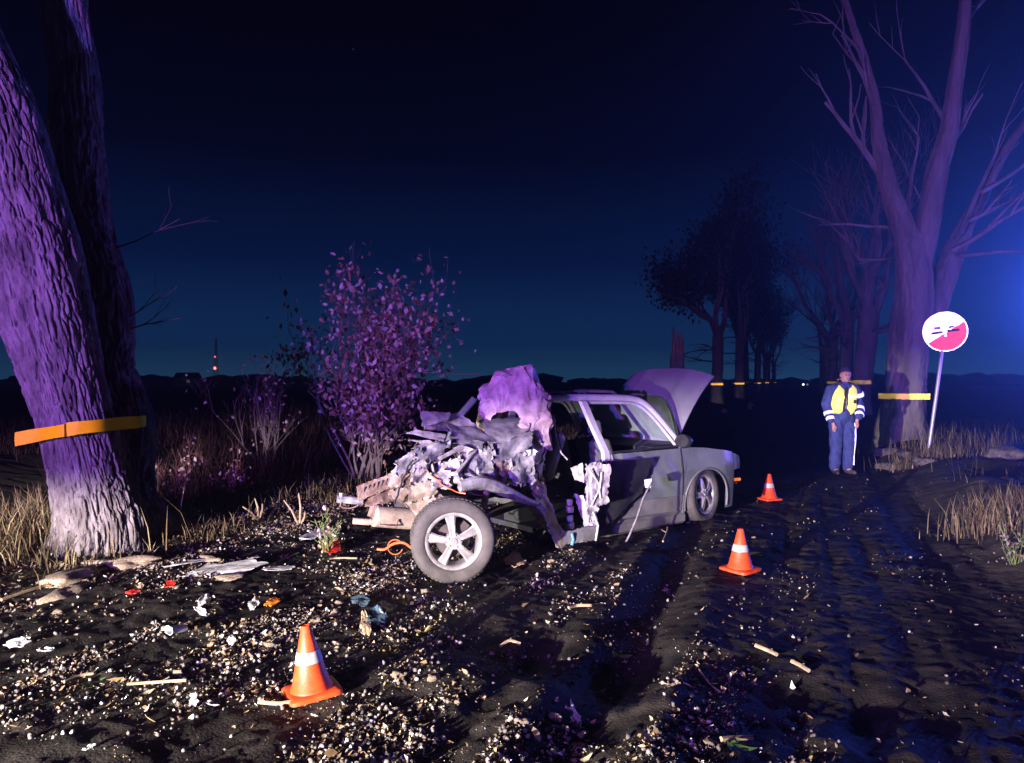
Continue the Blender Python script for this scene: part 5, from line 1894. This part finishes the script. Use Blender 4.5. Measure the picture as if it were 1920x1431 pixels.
scrap('foam_lump', 'tan lump of foam right of the rear wheel', 'car part', [(946, 1068), (952, 1050), (974, 1048), (988, 1066)], m_tan, .03, 117, up=(0, .05, .05, 0))
scrap('foam_lump', 'tan block leaning on a bluish film behind the near cone', 'car part', [(676, 1190), (674, 1170), (690, 1164), (700, 1196)], m_tan, .012, 118, up=(0, .05, .06, 0))
scrap('plastic_film', 'crumpled bluish film behind the near cone', 'film', [(690, 1180), (686, 1160), (716, 1158), (726, 1174)], m_bluebag, .04, 119, up=(0, .05, .06, .01))
scrap('plastic_film', 'thin violet film loop above the bluish film', 'film', [(658, 1136), (664, 1124), (690, 1124), (694, 1140)], m_bluebag, .03, 120, up=(0, .03, .03, 0))
scrap('paper_sheet', 'white sheet of debris lying by the far left roadside', 'debris', [(1400, 770), (1400, 764), (1412, 764), (1412, 770)], m_wplast, .03, 121, up=(.05, .30, .35, .05))
scrap('paper_sheet', 'smaller white debris by the far left roadside, left of the other', 'debris', [(1352, 776), (1356, 771), (1364, 772), (1362, 776)], m_wplast, .03, 122, up=(.02, .18, .1, .02))

# crushed paper cup
q = G(332, 1190)
cup = thing('paper_cup', 'crushed white paper cup lying among the leaves', 'cup', (q.x, q.y, q.z + .035), R(-35))
cup.rotation_euler = (R(82), R(8), R(-32))
mb = MB()
mb.lathe([(.0, -.055), (.026, -.055), (.038, .055), (.041, .056), (.041, .060), (.036, .060), (.024, -.050), (0, -.050)], 26)
for i, (x, y, z) in enumerate(mb.v):
    k = .72 + .10 * math.sin(z * 90)
    mb.v[i] = (x * 1.12, y * k, z + .004 * math.sin(x * 200))
mb.build('cup_wall', m_wplast, cup, smooth=True)

sticks = [('twig lying under the near cone', [(484, 1322), (530, 1324), (590, 1312), (635, 1301)], .010), ('long stick left of the near cone', [(238, 1288), (300, 1284), (350, 1281)], .008), ('dark twig near the long silver trim', [(495, 1068), (530, 1052), (560, 1040)], .008), ('twig with a leaf below the lamp fragment', [(596, 1058), (625, 1050), (670, 1050)], .008),
          ('pale stick at the bottom right of the mud', [(1352, 1390), (1380, 1392), (1410, 1391)], .012), ('pale stick right of the deep rut', [(1416, 1216), (1440, 1226), (1456, 1236)], .012), ('short pale stick below the other at the right', [(1484, 1246), (1500, 1254), (1516, 1264)], .012), ('thin twig between deep rut and right ruts', [(1310, 1258), (1330, 1285), (1350, 1302)], .005),
          ('dry stalk standing in the rut bank', [(1243, 1022), (1250, 1002), (1252, 992)], .010), ('pale stick left of the dark hollow', [(938, 1218), (955, 1212), (976, 1212)], .009), ('pale stick above the dark hollow', [(1066, 1144), (1085, 1140), (1108, 1140)], .010), ('thin stick in front of the lamp fragment', [(120, 1284), (150, 1272), (175, 1268)], .008), ('dark branch on the left edge of the road', [(2, 1130), (60, 1110), (130, 1085), (200, 1070)], .012)]
for k, (lb, px, r_) in enumerate(sticks):
    pts = [G(*a) + Vector((0, 0, r_ * 1.1 + .006)) for a in px]
    mb = MB()
    mb.tube(bez([(*a, 0) for a in pts], 4)[:, :3].tolist(), r_, 6)
    d = (pts[-1] - pts[0])
    sd = Vector((-d.y, d.x, 0)).normalized()
    mid = pts[len(pts) // 2]
    mb.tube([mid, mid + d * .12 + sd * d.length * .10 + Vector((0, 0, .012))], [r_ * .6, r_ * .3], 5)
    tag(mb.build('stick', m_stick), lb, 'stick', 'sticks lying on the road')
for k, (u, v, s_, lb) in enumerate([(1162, 1236, .10, 'fresh green leaf at the edge of the dark hollow'), (1384, 1412, .11, 'fresh green leaves at the bottom edge right of centre'), (175, 1290, .08, 'green leaf under a stick at the left'), (58, 1166, .05, 'bright green leaf scrap by the left edge'), (612, 1054, .07, 'pale green leaf on a twig left of the rear wheel')]):
    q = G(u, v)
    mb = MB()
    for j in range(3):
        a = j * .9 + k
        Rm_ = np.array(Matrix.Rotation(a, 3, 'Z') @ Matrix.Rotation(.35 - .2 * j, 3, 'X'))
        mb.add((LEAF_V * (s_, s_ * .7, s_)) @ Rm_.T + np.array((q.x + .03 * math.cos(a * 2), q.y + .03 * math.sin(a * 2), q.z + .018 + .006 * j)), LEAF_F)
    tag(mb.build('green_leaf', m_greenleaf, smooth=True), lb, 'leaf', 'green leaves on the road')

# clods of earth and bark that can be told apart
m_clod = mat('pale clod of earth', (0.42, 0.34, 0.24), rough=.9, col2=(.18, .13, .09), scale=22, bump=.01, bscale=40)
clod_mesh = []
for k in range(6):
    r_ = np.random.default_rng(200 + k)
    bm = bmesh.new()
    bmesh.ops.create_icosphere(bm, subdivisions=3 if k < 2 else 2, radius=.5)
    for v_ in bm.verts:
        c = v_.co
        s_ = 1 + .45 * float(fbm(np.array([c.x * 3.1 + k]), np.array([c.y * 3.1]), np.array([c.z * 3.1]), 4, 60 + k)[0])
        v_.co = Vector((c.x * s_ * 1.25, c.y * s_ * .85, c.z * s_ * .55))
    me = bpy.data.meshes.new('clod')
    bm.to_mesh(me)
    bm.free()
    me.shade_smooth()
    me.materials.append(m_clod)
    clod_mesh.append(me)
cp = scatter_xy(170, 3.0, 10.5, -6.0, .6, litter_density)
for k, (x, y) in enumerate(cp):
    o = bpy.data.objects.new('clod', clod_mesh[k % 6])
    C.objects.link(o)
    s_ = float(.022 + .05 * rng.random() ** 3)
    o.scale = (s_, s_, s_)
    o.location = (x, y, gh(x, y) + s_ * .14)
    o.rotation_euler = (float(rng.normal(0, .3)), float(rng.normal(0, .3)), float(rng.random() * 6.28))
    tag(o, 'small pale clod of earth among the litter on the road', 'clod', 'clods scattered over the road')
# stones and roots heaped at the foot of the trees
for k, (u, v, d, s_, lb) in enumerate([(1660, 838, 15.5, .42, 'flat stone on the bank left of the sign post, nearest the tree'), (1695, 852, 14.6, .36, 'pale stone on the bank between officer and sign post'), (1672, 866, 13.9, .34, 'low stone on the bank edge below the others'), (1888, 838, 12.6, .75, 'large violet-lit stone on the bank at the right edge'), (1735, 880, 13.0, .30, 'small stone on the bank below the sign post')]):
    q = P(u, v, d)
    o = bpy.data.objects.new('stone', clod_mesh[k % 2].copy())
    o.data.materials.clear()
    o.data.materials.append(mat('dark field stone', (0.16, 0.14, 0.13), rough=.85, col2=(.07, .06, .055), scale=9, bump=.01))
    C.objects.link(o)
    o.scale = (s_, s_ * .8, s_ * .75)
    o.location = (q.x, q.y, gh(q.x, q.y) + s_ * .12)
    o.rotation_euler = (0, 0, k * 1.3)
    tag(o, lb, 'stone', 'stones on the right bank')
for k, (u, v, s_, lb) in enumerate([(225, 1062, .30, 'pale root lump at the foot of the big tree, the right one'), (130, 1082, .34, 'long root lump at the foot of the big tree, the left one'), (395, 1052, .16, 'tan clod pile behind the long silver trim'), (430, 1088, .18, 'crumbling clod pile in front of the long silver trim'), (120, 1118, .22, 'flat pale clod below the left root lump')]):
    q = G(u, v)
    o = bpy.data.objects.new('earth_lump', clod_mesh[k % 2].copy())
    C.objects.link(o)
    o.scale = (s_ * 1.3, s_, s_ * .7)
    o.location = (q.x, q.y, q.z + s_ * .06)
    o.rotation_euler = (0, 0, .5 + k)
    tag(o, lb, 'earth', 'lumps of earth by the left tree')

# ------------------------------------------------------------------ thin night mist: one closed box round the whole place
m_haze = bpy.data.materials.new('night mist')
m_haze.use_nodes = True
hn = m_haze.node_tree
hn.nodes.clear()
ho = hn.nodes.new('ShaderNodeOutputMaterial')
hv = hn.nodes.new('ShaderNodeVolumePrincipled')
hv.inputs['Color'].default_value = (0.85, 0.88, 0.95, 1)
hv.inputs['Density'].default_value = 0.0017
hv.inputs['Anisotropy'].default_value = 0.75
hn.links.new(hv.outputs[0], ho.inputs['Volume'])
mb = MB().box((0, 0, 9), (860, 860, 22))
hz = mb.build('haze', m_haze)
tag(hz, 'thin night mist over road and field', 'mist', kind='stuff')
